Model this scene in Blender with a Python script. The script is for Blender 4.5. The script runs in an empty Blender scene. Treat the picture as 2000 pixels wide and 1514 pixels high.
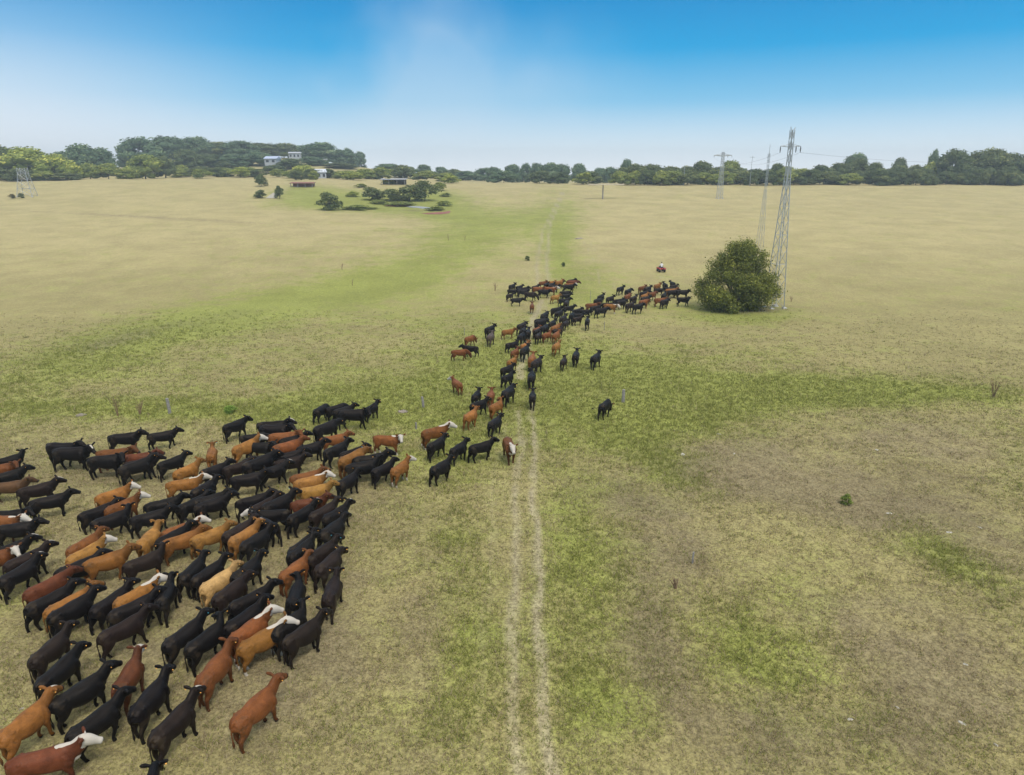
import bpy, math, random
import numpy as np
from mathutils import Vector, Matrix
R = math.radians
random.seed(7); rng = np.random.default_rng(7)
scene = bpy.context.scene
col = scene.collection

# ------------------------------------------------------------------ camera
F = 1350.0; CX, CY = 1000.0, 757.0; PITCH = R(17.35); ZC = 13.2
cam_d = bpy.data.cameras.new('camera'); cam = bpy.data.objects.new('camera', cam_d); col.objects.link(cam)
cam_d.sensor_width = 36; cam_d.lens = 36 * F / 2000; cam_d.clip_end = 9000; cam_d.clip_start = .5
cam.location = (0, 0, ZC); cam.rotation_euler = (math.pi / 2 - PITCH, 0, 0)
scene.camera = cam

# ------------------------------------------------------------------ sky, sun, exposure
SUN_EL, SUN_AZ = R(58), R(150)          # azimuth clockwise from +Y
w = bpy.data.worlds.new('World'); scene.world = w; w.use_nodes = True
nt = w.node_tree; nt.nodes.clear()
def N(t, ty, **k):
    n = t.nodes.new(ty)
    for a, b in k.items():
        if a == 'inp':
            for i, v in b.items(): n.inputs[i].default_value = v
        else: setattr(n, a, b)
    return n
out = N(nt, 'ShaderNodeOutputWorld'); bg = N(nt, 'ShaderNodeBackground', inp={'Strength': .15})
sky = N(nt, 'ShaderNodeTexSky', sky_type='NISHITA', sun_disc=False, sun_elevation=SUN_EL, sun_rotation=SUN_AZ,
        altitude=100, air_density=1.0, dust_density=.9, ozone_density=2.5)
tc = N(nt, 'ShaderNodeTexCoord'); sep = N(nt, 'ShaderNodeSeparateXYZ')
nt.links.new(tc.outputs['Generated'], sep.inputs[0])
# the air of the day: strong blue above the horizon haze, an unseen bright cloud deck added overhead for soft neutral light
ramp = N(nt, 'ShaderNodeValToRGB'); e = ramp.color_ramp.elements
e[0].position = 0.0; e[0].color = (4.6, 4.8, 5.0, 1)
e[1].position = 1.0; e[1].color = (4.3, 4.3, 4.3, 1)
for p, c in ((.03, (3.4, 4.0, 4.4)), (.088, (.95, 2.5, 3.75)), (.15, (.0, 1.62, 3.3)), (.2, (.0, 1.25, 2.85)), (.29, (.05, 1.4, 3.0)), (.48, (3.7, 3.9, 4.2))):
    x = e.new(p); x.color = (*c, 1)
nt.links.new(sep.outputs['Z'], ramp.inputs[0])
# paler and hazier towards the left
lf = N(nt, 'ShaderNodeMapRange', interpolation_type='SMOOTHSTEP', inp={1: -.2, 2: -.65, 3: 0, 4: .75}); nt.links.new(sep.outputs['X'], lf.inputs[0])
lz = N(nt, 'ShaderNodeMapRange', interpolation_type='SMOOTHSTEP', inp={1: .22, 2: .04, 3: .12, 4: 1}); nt.links.new(sep.outputs['Z'], lz.inputs[0])
lm = N(nt, 'ShaderNodeMath', operation='MULTIPLY'); nt.links.new(lf.outputs[0], lm.inputs[0]); nt.links.new(lz.outputs[0], lm.inputs[1])
lp = N(nt, 'ShaderNodeMix', data_type='RGBA', inp={7: (3.7, 3.9, 4.2, 1)}); nt.links.new(lm.outputs[0], lp.inputs[0]); nt.links.new(ramp.outputs[0], lp.inputs[6])
mulc = N(nt, 'ShaderNodeMix', data_type='RGBA', inp={0: .985})
nt.links.new(sky.outputs[0], mulc.inputs[6]); nt.links.new(lp.outputs[2], mulc.inputs[7])
# a thin veil of high cloud
mp = N(nt, 'ShaderNodeMapping', inp={'Location': (.1, 0, 0), 'Rotation': (0, R(25), 0), 'Scale': (2.2, 1.0, 3.2)})
nz = N(nt, 'ShaderNodeTexNoise', inp={'Scale': 1.6, 'Detail': 5.0, 'Roughness': .5, 'Distortion': .3})
nt.links.new(tc.outputs['Generated'], mp.inputs[0]); nt.links.new(mp.outputs[0], nz.inputs['Vector'])
# a soft plume of it ahead of the viewer, narrow above and spreading below
def blob(c, rot, scl, warp):
    a_ = N(nt, 'ShaderNodeVectorMath', operation='SUBTRACT', inp={1: c}); nt.links.new(tc.outputs['Generated'], a_.inputs[0])
    b_ = N(nt, 'ShaderNodeMapping', inp={'Rotation': (0, R(rot), 0), 'Scale': scl}); nt.links.new(a_.outputs[0], b_.inputs[0])
    nn_ = N(nt, 'ShaderNodeTexNoise', inp={'Scale': 6.0, 'Detail': 3.0}); nt.links.new(tc.outputs['Generated'], nn_.inputs['Vector'])
    w_ = N(nt, 'ShaderNodeVectorMath', operation='SUBTRACT', inp={1: (.5, .5, .5)}); nt.links.new(nn_.outputs[1], w_.inputs[0])
    w2 = N(nt, 'ShaderNodeVectorMath', operation='SCALE', inp={'Scale': warp}); nt.links.new(w_.outputs[0], w2.inputs[0])
    ad = N(nt, 'ShaderNodeVectorMath', operation='ADD'); nt.links.new(b_.outputs[0], ad.inputs[0]); nt.links.new(w2.outputs[0], ad.inputs[1])
    ln = N(nt, 'ShaderNodeVectorMath', operation='LENGTH'); nt.links.new(ad.outputs[0], ln.inputs[0])
    r_ = N(nt, 'ShaderNodeMapRange', interpolation_type='SMOOTHSTEP', inp={1: .0, 2: 1.0, 3: 1.0, 4: 0.0}); nt.links.new(ln.outputs['Value'], r_.inputs[0]); return r_
ba = blob((-.04, .98, .085), 0, (4.0, .3, 6.5), .9); bb = blob((-.12, .97, .14), 35, (8.5, .3, 6.5), 1.6)
r1 = N(nt, 'ShaderNodeMath', operation='ADD', use_clamp=True)
nt.links.new(ba.outputs[0], r1.inputs[0]); nt.links.new(bb.outputs[0], r1.inputs[1])
r2 = N(nt, 'ShaderNodeMapRange', interpolation_type='SMOOTHSTEP', inp={1: .38, 2: .68, 3: .55, 4: 1.0})
nt.links.new(nz.outputs[0], r2.inputs[0])
m1 = N(nt, 'ShaderNodeMath', operation='MULTIPLY'); nt.links.new(r1.outputs[0], m1.inputs[0]); nt.links.new(r2.outputs[0], m1.inputs[1])
m2 = N(nt, 'ShaderNodeMath', operation='MULTIPLY', inp={1: .36}); nt.links.new(m1.outputs[0], m2.inputs[0])
cm = N(nt, 'ShaderNodeMix', data_type='RGBA', inp={7: (3.1, 3.55, 4.0, 1)})
nt.links.new(m2.outputs[0], cm.inputs[0]); nt.links.new(mulc.outputs[2], cm.inputs[6])
nt.links.new(cm.outputs[2], bg.inputs[0]); nt.links.new(bg.outputs[0], out.inputs[0])

sd = bpy.data.lights.new('sun', 'SUN'); sd.energy = 1.5; sd.angle = R(14); sd.color = (1, .95, .87)
sun = bpy.data.objects.new('sun', sd); col.objects.link(sun)
sv = Vector((math.sin(SUN_AZ) * math.cos(SUN_EL), math.cos(SUN_AZ) * math.cos(SUN_EL), math.sin(SUN_EL)))
sun.rotation_euler = sv.to_track_quat('Z', 'Y').to_euler(); sun.location = (0, -40, 80)
vs = scene.view_settings; vs.view_transform = 'Standard'; vs.look = 'None'; vs.exposure = 0.64; vs.gamma = 1
vs.use_curve_mapping = False
scene.cycles.volume_bounces = 0; scene.cycles.max_bounces = 5

# ------------------------------------------------------------------ the lie of the land
PY = np.array([-80, 0, 40, 80, 100, 123, 180, 250, 320, 345, 380, 450, 700, 1600.])
PZ = np.array([4.4, 0, -2.3, -4.6, -5.2, -4.3, -1.3, 1.9, 6.6, 7.3, 7.2, 6, 4, 3.])
_t = np.arange(-90, 1620, 1.0); _z = np.interp(_t, PY, PZ)
_k = np.exp(-.5 * (np.arange(-30, 31) / 9.0) ** 2); _k /= _k.sum()
_z = np.convolve(np.pad(_z, 30, mode='edge'), _k, mode='valid')
def terrain(X, Y):
    X = np.asarray(X, float); Y = np.asarray(Y, float)
    z = np.interp(Y, _t, _z)
    s = 1 / (1 + np.exp((X + 45) / 14)); up = np.clip((Y - 170) / 150, 0, 1)
    z = z + 2.2 * s * up * up * (3 - 2 * up)
    z = z + 17 * np.exp(-((X + 205) / 105) ** 2 - ((Y - 560) / 95) ** 2)
    z = z + 5 * np.exp(-((X + 120) / 60) ** 2 - ((Y - 470) / 60) ** 2)
    a = np.clip((Y - 30) / 80, 0, 1)
    z = z + a * (.18 * np.sin(X * .11 + 1) * np.sin(Y * .07) + .10 * np.sin(X * .31 + Y * .17))
    return z
SP, CP = math.sin(PITCH), math.cos(PITCH)
def ray(px, py):
    u = (px - CX) / F; v = (py - CY) / F
    return np.array([u, CP - v * SP, -SP - v * CP])
def ground(px, py, h=0.0):
    d = ray(px, py); t = np.concatenate([np.arange(6, 200, .5), np.arange(200, 1500, 3)])
    gap = ZC + d[2] * t - (terrain(d[0] * t, d[1] * t) + h)
    i = np.argmax(gap < 0)
    if gap[i] >= 0: i = len(t) - 1
    a, b = t[max(i - 1, 0)], t[i]
    for _ in range(18):
        m = (a + b) / 2
        if ZC + d[2] * m - (terrain(d[0] * m, d[1] * m) + h) < 0: b = m
        else: a = m
    return Vector((d[0] * b, d[1] * b, ZC + d[2] * b))
def at_depth(px, D):
    """ground point under image column px, D metres ahead"""
    x = (px - CX) / F * D * 1.03
    return Vector((x, D, float(terrain(x, D))))
def project(X, Y, Z):
    dz = Z - ZC; dep = Y * CP - dz * SP; dep = np.where(dep < .5, .5, dep)
    v = -(Y * SP + dz * CP) / dep
    return CX + F * X / dep, CY + F * v

# ------------------------------------------------------------------ helpers
def tag(o, label=None, cat=None, group=None, kind=None):
    if label: o['label'] = label
    if cat: o['category'] = cat
    if group: o['group'] = group
    if kind: o['kind'] = kind
    return o
def link(name, me, parent=None, loc=None):
    o = bpy.data.objects.new(name, me); col.objects.link(o)
    if parent: o.parent = parent
    if loc is not None: o.location = loc
    return o
def empty(name, loc, rz=0):
    o = link(name, None, loc=loc); o.rotation_euler = (0, 0, rz); o.empty_display_size = .3; return o
def mesh_np(name, V, Fc, mat=None, smooth=False):
    me = bpy.data.meshes.new(name); me.from_pydata([tuple(v) for v in V], [], [tuple(f) for f in Fc])
    if mat: me.materials.append(mat)
    if smooth: me.polygons.foreach_set('use_smooth', [True] * len(me.polygons))
    me.update(); return me
def mesh_fast(name, V, Fc, mat=None, smooth=False):
    V = np.asarray(V, np.float32); Fc = np.asarray(Fc, np.int32); n = Fc.shape[1]
    me = bpy.data.meshes.new(name); me.vertices.add(len(V)); me.vertices.foreach_set('co', V.ravel())
    me.loops.add(Fc.size); me.loops.foreach_set('vertex_index', Fc.ravel())
    me.polygons.add(len(Fc)); me.polygons.foreach_set('loop_start', np.arange(0, Fc.size, n, dtype=np.int32))
    me.polygons.foreach_set('loop_total', np.full(len(Fc), n, np.int32))
    if smooth: me.polygons.foreach_set('use_smooth', np.ones(len(Fc), bool))
    if mat: me.materials.append(mat)
    me.update(calc_edges=True); return me
def attr(me, name, vals, ty='FLOAT', dom='POINT'):
    a = me.attributes.new(name, ty, dom)
    a.data.foreach_set('color' if ty == 'FLOAT_COLOR' else 'value', np.asarray(vals, np.float32).ravel())

class MB:
    """collects closed solids into one mesh"""
    def __init__(s): s.V = []; s.F = []
    def add(s, V, Fc):
        b = len(s.V); s.V += [tuple(v) for v in V]; s.F += [tuple(i + b for i in f) for f in Fc]; return s
    def box(s, c, d, rz=0, ry=0, rx=0, taper=1.0):
        M = Matrix.Rotation(rz, 3, 'Z') @ Matrix.Rotation(ry, 3, 'Y') @ Matrix.Rotation(rx, 3, 'X'); V = []
        for z in (-.5, .5):
            k = taper if z > 0 else 1
            for x, y in ((-.5, -.5), (.5, -.5), (.5, .5), (-.5, .5)):
                V.append(Vector(c) + M @ Vector((x * d[0] * k, y * d[1] * k, z * d[2])))
        return s.add(V, [(0, 3, 2, 1), (4, 5, 6, 7), (0, 1, 5, 4), (1, 2, 6, 5), (2, 3, 7, 6), (3, 0, 4, 7)])
    def bar(s, a, b, r, r2=None, n=4):
        return s.tube([a, b], [r, r if r2 is None else r2], n=n)
    def tube(s, P, rad, n=10, up=(0, 0, 1), sq=1.0):
        """P points, rad = r or (width, height) per point"""
        P = [Vector(p) for p in P]; m = len(P); V = []; U0 = Vector(up)
        for i, p in enumerate(P):
            d = (P[min(i + 1, m - 1)] - P[max(i - 1, 0)]).normalized()
            sd_ = d.cross(U0)
            if sd_.length < 1e-3: sd_ = d.cross(Vector((1, 0, 0)))
            sd_.normalize(); u = sd_.cross(d).normalized()
            r = rad[i]; rw, rh = r if isinstance(r, (tuple, list)) else (r, r)
            for k in range(n):
                a = 2 * math.pi * k / n; ca, sa = math.cos(a), math.sin(a)
                V.append(p + sd_ * (rw * math.copysign(abs(ca) ** sq, ca)) + u * (rh * math.copysign(abs(sa) ** sq, sa)))
        Fc = [(i * n + k, i * n + (k + 1) % n, (i + 1) * n + (k + 1) % n, (i + 1) * n + k) for i in range(m - 1) for k in range(n)]
        Fc.append(tuple(range(n - 1, -1, -1))); Fc.append(tuple((m - 1) * n + k for k in range(n)))
        return s.add(V, Fc)
    def build(s, name, mat, parent=None, smooth=False, loc=None):
        return link(name, mesh_np(name, s.V, s.F, mat, smooth), parent, loc)
def smooth_path(P, rad, sub=4):
    """catmull-rom through points and radii"""
    A = np.array([list(p) + (list(r) if isinstance(r, (tuple, list)) else [r, r]) for p, r in zip(P, rad)], float)
    A = np.vstack([2 * A[0] - A[1], A, 2 * A[-1] - A[-2]]); o = []
    for i in range(1, len(A) - 2):
        for k in range(sub):
            t = k / sub; a, b, c, d = A[i - 1:i + 3]
            o.append(.5 * (2 * b + (c - a) * t + (2 * a - 5 * b + 4 * c - d) * t * t + (3 * b - a - 3 * c + d) * t ** 3))
    o.append(A[-2]); o = np.array(o)
    return [tuple(q[:3]) for q in o], [(max(q[3], .004), max(q[4], .004)) for q in o]

# ------------------------------------------------------------------ materials
def newmat(name):
    m = bpy.data.materials.new(name); m.use_nodes = True; t = m.node_tree; b = t.nodes['Principled BSDF']; return m, t, b
def plain(name, c, rough=.7, metal=0, var=.25, scale=4.0, bump=0.0, spec=.3):
    m, t, b = newmat(name); L = t.links
    tc = N(t, 'ShaderNodeTexCoord'); n = N(t, 'ShaderNodeTexNoise', inp={'Scale': scale, 'Detail': 6.0, 'Roughness': .6})
    L.new(tc.outputs['Object'], n.inputs['Vector'])
    mr = N(t, 'ShaderNodeMapRange', inp={1: .3, 2: .7, 3: 1 - var, 4: 1 + var}); L.new(n.outputs[0], mr.inputs[0])
    mx = N(t, 'ShaderNodeVectorMath', operation='SCALE', inp={0: c[:3]}); L.new(mr.outputs[0], mx.inputs['Scale'])
    L.new(mx.outputs[0], b.inputs['Base Color'])
    b.inputs['Roughness'].default_value = rough; b.inputs['Metallic'].default_value = metal
    b.inputs['Specular IOR Level'].default_value = spec
    if bump:
        bp = N(t, 'ShaderNodeBump', inp={'Strength': bump, 'Distance': .02}); L.new(n.outputs[0], bp.inputs['Height']); L.new(bp.outputs[0], b.inputs['Normal'])
    return m
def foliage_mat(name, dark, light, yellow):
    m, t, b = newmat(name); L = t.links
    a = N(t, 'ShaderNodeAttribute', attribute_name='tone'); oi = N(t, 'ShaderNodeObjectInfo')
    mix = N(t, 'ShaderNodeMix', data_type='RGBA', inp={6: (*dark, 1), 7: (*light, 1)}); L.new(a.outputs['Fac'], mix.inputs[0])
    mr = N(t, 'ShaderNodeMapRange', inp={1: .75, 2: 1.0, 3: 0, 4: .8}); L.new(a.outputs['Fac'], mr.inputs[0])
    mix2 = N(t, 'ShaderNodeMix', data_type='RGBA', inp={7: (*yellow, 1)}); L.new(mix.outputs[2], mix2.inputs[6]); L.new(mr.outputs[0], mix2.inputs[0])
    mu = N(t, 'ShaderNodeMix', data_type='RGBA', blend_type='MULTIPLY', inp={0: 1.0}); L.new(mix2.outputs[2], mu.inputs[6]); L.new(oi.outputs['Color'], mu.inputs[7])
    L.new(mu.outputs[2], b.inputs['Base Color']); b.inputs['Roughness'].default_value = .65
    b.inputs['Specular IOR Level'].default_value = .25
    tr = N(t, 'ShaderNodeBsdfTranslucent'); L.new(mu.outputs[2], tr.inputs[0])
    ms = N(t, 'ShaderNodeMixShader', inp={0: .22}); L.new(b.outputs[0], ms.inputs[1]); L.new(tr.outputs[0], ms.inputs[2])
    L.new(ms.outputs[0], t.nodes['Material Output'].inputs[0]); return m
M_LEAF = foliage_mat('leaves', (.05, .07, .028), (.15, .18, .062), (.24, .235, .09))
M_BUSH = foliage_mat('bush_leaves', (.065, .085, .016), (.30, .32, .05), (.55, .50, .10))
M_BARK = plain('bark', (.11, .09, .07), .9, bump=.4)
M_STEEL = plain('galvanised_steel', (.42, .44, .45), .45, .55, .15, 3)
M_POST = plain('weathered_wood', (.27, .25, .23), .85, 0, .35, 9, .5)
M_CONC = plain('concrete', (.5, .48, .44), .9)
M_STONE = plain('stone', (.27, .23, .19), .9, 0, .3, 6, .6)
M_PALE = plain('pale_scrap', (.48, .45, .38), .85, 0, .25, 12)
M_DEAD = plain('dry_stems', (.24, .16, .10), .9, 0, .3, 3)
M_RED = plain('red_plastic', (.35, .02, .02), .35, 0, .1, 3, spec=.5)
M_RUB = plain('black_rubber', (.018, .018, .02), .8)
M_GREYM = plain('grey_metal', (.12, .12, .13), .45, .5)
M_SHIRT = plain('white_cloth', (.75, .75, .76), .85, 0, .08)
M_SKIN = plain('skin', (.42, .24, .16), .6, 0, .06)
M_HAIR = plain('dark_hair', (.02, .014, .012), .7)
M_TROU = plain('dark_trousers', (.06, .055, .05), .85)
M_WALLW = plain('white_wall', (.42, .44, .47), .8, 0, .1)
M_ROOFG = plain('grey_roof', (.34, .34, .35), .6)
M_ROOFR = plain('rust_roof', (.26, .11, .09), .8)
M_DARKW = plain('dark_opening', (.03, .035, .045), .4)
M_BOARD = plain('cream_board', (.62, .53, .40), .8)

# ------------------------------------------------------------------ ground cover masks (where grass is green, thatch brown, soil bare)
def gz(px, py, L):
    o = np.zeros_like(px)
    for cx, cy, rx, ry, an, v in L:
        c, s = math.cos(R(an)), math.sin(R(an)); dx, dy = px - cx, py - cy
        o = o + v * np.exp(-((dx * c + dy * s) / rx) ** 2 - ((-dx * s + dy * c) / ry) ** 2)
    return o
GREEN = [(500, 700, 420, 90, -6, .28), (700, 480, 330, 40, -8, .22), (1050, 800, 350, 110, 0, .32), (1450, 800, 450, 70, 0, .28), (100, 560, 300, 60, 0, .08), (1000, 560, 300, 60, 0, .22), (1095, 450, 60, 90, 0, .4), (1750, 560, 350, 60, 0, .10),
         (120, 720, 330, 55, -17, .6), (420, 620, 280, 36, -12, .6), (650, 575, 220, 36, -10, .55), (850, 510, 190, 50, -18, .6),
         (960, 440, 120, 28, -8, .7), (870, 420, 60, 12, 0, .9), (650, 400, 120, 10, 0, .7), (350, 800, 420, 26, 0, .75), (700, 790, 160, 50, -8, .85),
         (880, 745, 90, 30, -20, .55), (1010, 720, 160, 90, 0, .45), (1240, 730, 200, 40, 5, .6), (1700, 762, 330, 26, 2, .95),
         (1450, 770, 220, 30, 0, .75), (1290, 900, 130, 45, 30, .85), (1290, 830, 160, 40, 0, .6), (1100, 1000, 60, 200, 0, .3), (900, 1150, 70, 300, 0, .45),
         (1180, 1100, 110, 130, 0, .55), (1150, 1370, 140, 170, 0, .6), (930, 1400, 110, 160, 0, .45), (1850, 1090, 150, 42, 28, .75), (1540, 1310, 150, 130, 20, .55), (1430, 1240, 120, 90, 0, .4),
         (1450, 620, 110, 16, 0, 1.0), (1320, 600, 140, 20, 0, .5), (1095, 500, 30, 90, 0, .5), (1150, 570, 60, 50, 0, .45),
         (1000, 660, 200, 50, 0, .3), (780, 640, 220, 60, 0, .1), (1400, 690, 200, 30, 0, .35), (60, 1150, 150, 260, 0, .12), (640, 1400, 150, 120, 0, .25), (1980, 900, 60, 80, 0, .4), (1760, 1440, 300, 60, 0, .15),
         (780, 402, 150, 16, 0, .9), (840, 388, 70, 18, 0, .8), (640, 385, 120, 16, 0, .6), (590, 372, 60, 14, 0, .6), (760, 385, 110, 16, 0, .6), (700, 1000, 200, 160, 0, .22), (850, 880, 150, 60, 0, .35), (250, 900, 250, 80, 0, .25)]
BROWN = [(250, 920, 300, 60, 0, .5), (200, 1100, 300, 160, 0, .5), (300, 1350, 380, 170, 0, .5), (600, 1200, 200, 260, 0, .55), (690, 960, 110, 60, 0, .4),
         (1420, 900, 170, 55, 0, .75), (1830, 870, 230, 55, 8, .7), (1600, 970, 260, 55, 8, .55), (1230, 985, 120, 35, 15, .7), (1330, 1090, 90, 80, 40, .7),
         (1760, 990, 220, 70, 10, .55), (1950, 1100, 120, 60, 0, .45), (1700, 1240, 180, 90, 15, .6), (1890, 1330, 180, 120, 0, .6), (1480, 1420, 90, 90, 0, .45), (1700, 1440, 240, 90, 0, .5),
         (1250, 1230, 60, 160, -12, .6), (1330, 1330, 60, 150, -20, .6), (220, 668, 90, 12, -12, .75), (400, 625, 200, 8, -10, .35), (830, 1260, 60, 250, 0, .25),
         (1450, 605, 75, 7, 0, 1.2), (820, 411, 55, 3, 0, .6), (900, 1450, 60, 60, 0, .3), (1010, 860, 70, 12, 0, .6), (300, 425, 330, 3, 3, .6)]
TRACKS = [([(1010, 1514), (1006, 1300), (1003, 1100), (1010, 960), (1016, 880), (1015, 800)], .26, .75),
          ([(1074, 1514), (1062, 1300), (1050, 1150), (1044, 1000), (1044, 900), (1041, 820), (1040, 780)], .21, .95),
          ([(938, 1514), (946, 1300), (955, 1100), (966, 930), (985, 830)], .26, .4),
          ([(1015, 740), (1022, 700), (1034, 660), (1040, 630), (1052, 600), (1060, 585)], .5, .95),
          ([(1052, 640), (1070, 590), (1076, 575), (1080, 560)], .35, .6),
          ([(1052, 560), (1048, 520), (1060, 450), (1085, 400), (1096, 375)], .55, .7),
          ([(1072, 560), (1068, 510), (1074, 440), (1092, 400), (1102, 375)], .55, .7),
          ([(1183, 580), (1160, 510), (1140, 470)], .3, .6), ([(1210, 580), (1178, 510), (1150, 470)], .3, .5),
          ([(1268, 570), (1285, 550), (1290, 530)], .25, .5), ([(1305, 560), (1297, 545), (1292, 530)], .25, .4),
          ([(1290, 525), (1275, 440), (1262, 380)], .3, .25)]
TR_W = [([ground(*p) for p in P], wd, v) for P, wd, v in TRACKS]
def dirt(X, Y):
    X = X + .10 * np.sin(Y * .45) + .05 * np.sin(Y * 1.3 + 1)
    o = np.zeros_like(X)
    for P, wd, v in TR_W:
        best = np.full_like(X, 1e9)
        for a, b in zip(P[:-1], P[1:]):
            dx, dy = b.x - a.x, b.y - a.y; L2 = dx * dx + dy * dy
            t = np.clip(((X - a.x) * dx + (Y - a.y) * dy) / L2, 0, 1)
            best = np.minimum(best, (X - a.x - t * dx) ** 2 + (Y - a.y - t * dy) ** 2)
        k = wd * (1 + .25 * np.sin(Y * 1.9 + X) * np.sin(Y * .63))
        o = np.maximum(o, v * np.exp(-best / (k * k)))
    return o
def masks(X, Y):
    Z = terrain(X, Y); px, py = project(X, Y, Z)
    ok = (Y > 4) & (Y < 420)
    g = np.where(ok, gz(px, py, GREEN), .1); b = np.where(ok, gz(px, py, BROWN), .1)
    return np.clip(g, 0, 1.2), np.clip(b, 0, 1.2), np.where(ok, dirt(X, Y), 0)

# ------------------------------------------------------------------ the ground sheet
def build_ground():
    ys = [-70.0]
    while ys[-1] < 1500: ys.append(ys[-1] + max(.22, min(1.0, abs(ys[-1] - 12) * .014 + .15) if ys[-1] < 60 else ys[-1] * .009))
    ys = np.array(ys); nx = 420
    u = np.linspace(-1, 1, nx); u = u * (.55 + .45 * u * u)
    W = np.clip(60 + np.abs(ys) * 1.35, 0, 1500)
    X = u[None, :] * W[:, None] * 1.0; Y = np.repeat(ys[:, None], nx, 1)
    Z = terrain(X, Y); n, m = X.shape
    V = np.stack([X.ravel(), Y.ravel(), Z.ravel()], 1)
    i = np.arange(n - 1)[:, None] * m + np.arange(m - 1)[None, :]; i = i.ravel()
    Fc = np.stack([i, i + 1, i + m + 1, i + m], 1)
    m_, t, b = newmat('pasture'); L = t.links
    me = mesh_fast('pasture_ground', V, Fc, m_, True)
    g, br, du = masks(X.ravel(), Y.ravel())
    attr(me, 'green', g); attr(me, 'brown', br); attr(me, 'dirt', du); ff = np.clip((Y.ravel() - 70) / 110, 0, 1); attr(me, 'dry', ff * ff * (3 - 2 * ff))
    tc = N(t, 'ShaderNodeTexCoord')
    def noise(sc, det=6, ro=.6, stretch=None, dist=0):
        n_ = N(t, 'ShaderNodeTexNoise', inp={'Scale': sc, 'Detail': det, 'Roughness': ro, 'Distortion': dist})
        if stretch:
            q = N(t, 'ShaderNodeMapping', inp={'Scale': stretch}); L.new(tc.outputs['Object'], q.inputs[0]); L.new(q.outputs[0], n_.inputs['Vector'])
        else: L.new(tc.outputs['Object'], n_.inputs['Vector'])
        return n_.outputs[0]
    def mth(op, a, b_, clamp=False):
        n_ = N(t, 'ShaderNodeMath', operation=op, use_clamp=clamp)
        for k, v in enumerate((a, b_)):
            if isinstance(v, (int, float)): n_.inputs[k].default_value = v
            else: L.new(v, n_.inputs[k])
        return n_.outputs[0]
    def mr(v, a, b_, c, d):
        n_ = N(t, 'ShaderNodeMapRange', interpolation_type='SMOOTHSTEP', inp={1: a, 2: b_, 3: c, 4: d}); L.new(v, n_.inputs[0]); return n_.outputs[0]
    def mix(f, a, b_, bt='MIX'):
        n_ = N(t, 'ShaderNodeMix', data_type='RGBA', blend_type=bt)
        if isinstance(f, (int, float)): n_.inputs[0].default_value = f
        else: L.new(f, n_.inputs[0])
        for k, v in ((6, a), (7, b_)):
            if isinstance(v, tuple): n_.inputs[k].default_value = (*v, 1)
            else: L.new(v, n_.inputs[k])
        return n_.outputs[2]
    A = lambda nm: N(t, 'ShaderNodeAttribute', attribute_name=nm).outputs['Fac']
    big, mid, sml, fine = noise(.045, 4), noise(.35, 6, .65, dist=.4), noise(2.2, 5, .7), noise(9, 3, .75)
    wob = mth('ADD', mth('MULTIPLY', mth('SUBTRACT', mid, .5), 2.3), mth('MULTIPLY', mth('SUBTRACT', fine, .5), 1.0))
    wob = mth('ADD', wob, mth('MULTIPLY', mth('SUBTRACT', big, .5), .9))
    gf = mr(mth('ADD', A('green'), wob), .0, 1.0, 0, 1)
    bf = mr(mth('ADD', A('brown'), mth('MULTIPLY', mth('SUBTRACT', noise(.6, 6, .7, dist=.3), .5), 1.6)), .1, .9, 0, 1)
    straw = mix(A('dry'), mix(mid, (.255, .215, .09), (.375, .33, .145)), mix(mid, (.35, .292, .135), (.49, .415, .21))); green = mix(sml, (.185, .205, .045), (.35, .36, .10))
    brown = mix(sml, (.14, .105, .07), (.26, .205, .14))
    c = mix(gf, straw, green); c = mix(mth('MULTIPLY', bf, .58), c, brown)
    soil = mix(fine, (.32, .27, .17), (.42, .36, .24))
    df = mr(mth('ADD', A('dirt'), mth('MULTIPLY', mth('SUBTRACT', mid, .5), .5)), .15, .9, 0, .75); df = mth('MULTIPLY', df, mr(A('dirt'), 0, .25, 0, 1))
    c = mix(df, c, soil)
    # fine blades and thatch
    st = noise(1.0, 4, .8, (7, 3.0, 3)); st2 = noise(1.0, 5, .8, (1.2, .35, 1)); 
    v = mth('ADD', mr(fine, .32, .68, .66, 1.28), mth('MULTIPLY', mth('SUBTRACT', st, .5), .7)); v = mth('ADD', v, mth('MULTIPLY', mth('SUBTRACT', st2, .5), .35))
    v = mth('MAXIMUM', v, .35)
    v = mth('MULTIPLY', v, mr(noise(3.0, 6, .8, (1, .6, 1)), .3, .7, .86, 1.12)); v = mth('MULTIPLY', v, mr(noise(.12, 3), .3, .7, .9, 1.08))
    c2 = N(t, 'ShaderNodeVectorMath', operation='SCALE'); L.new(c, c2.inputs[0]); L.new(v, c2.inputs['Scale'])
    L.new(c2.outputs[0], b.inputs['Base Color']); b.inputs['Roughness'].default_value = .95; b.inputs['Specular IOR Level'].default_value = .1
    bp = N(t, 'ShaderNodeBump', inp={'Strength': .6, 'Distance': .12}); L.new(mth('ADD', sml, mth('MULTIPLY', fine, .4)), bp.inputs['Height']); L.new(bp.outputs[0], b.inputs['Normal'])
    o = link('pasture_ground', me); tag(o, kind='structure')
build_ground()

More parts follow.
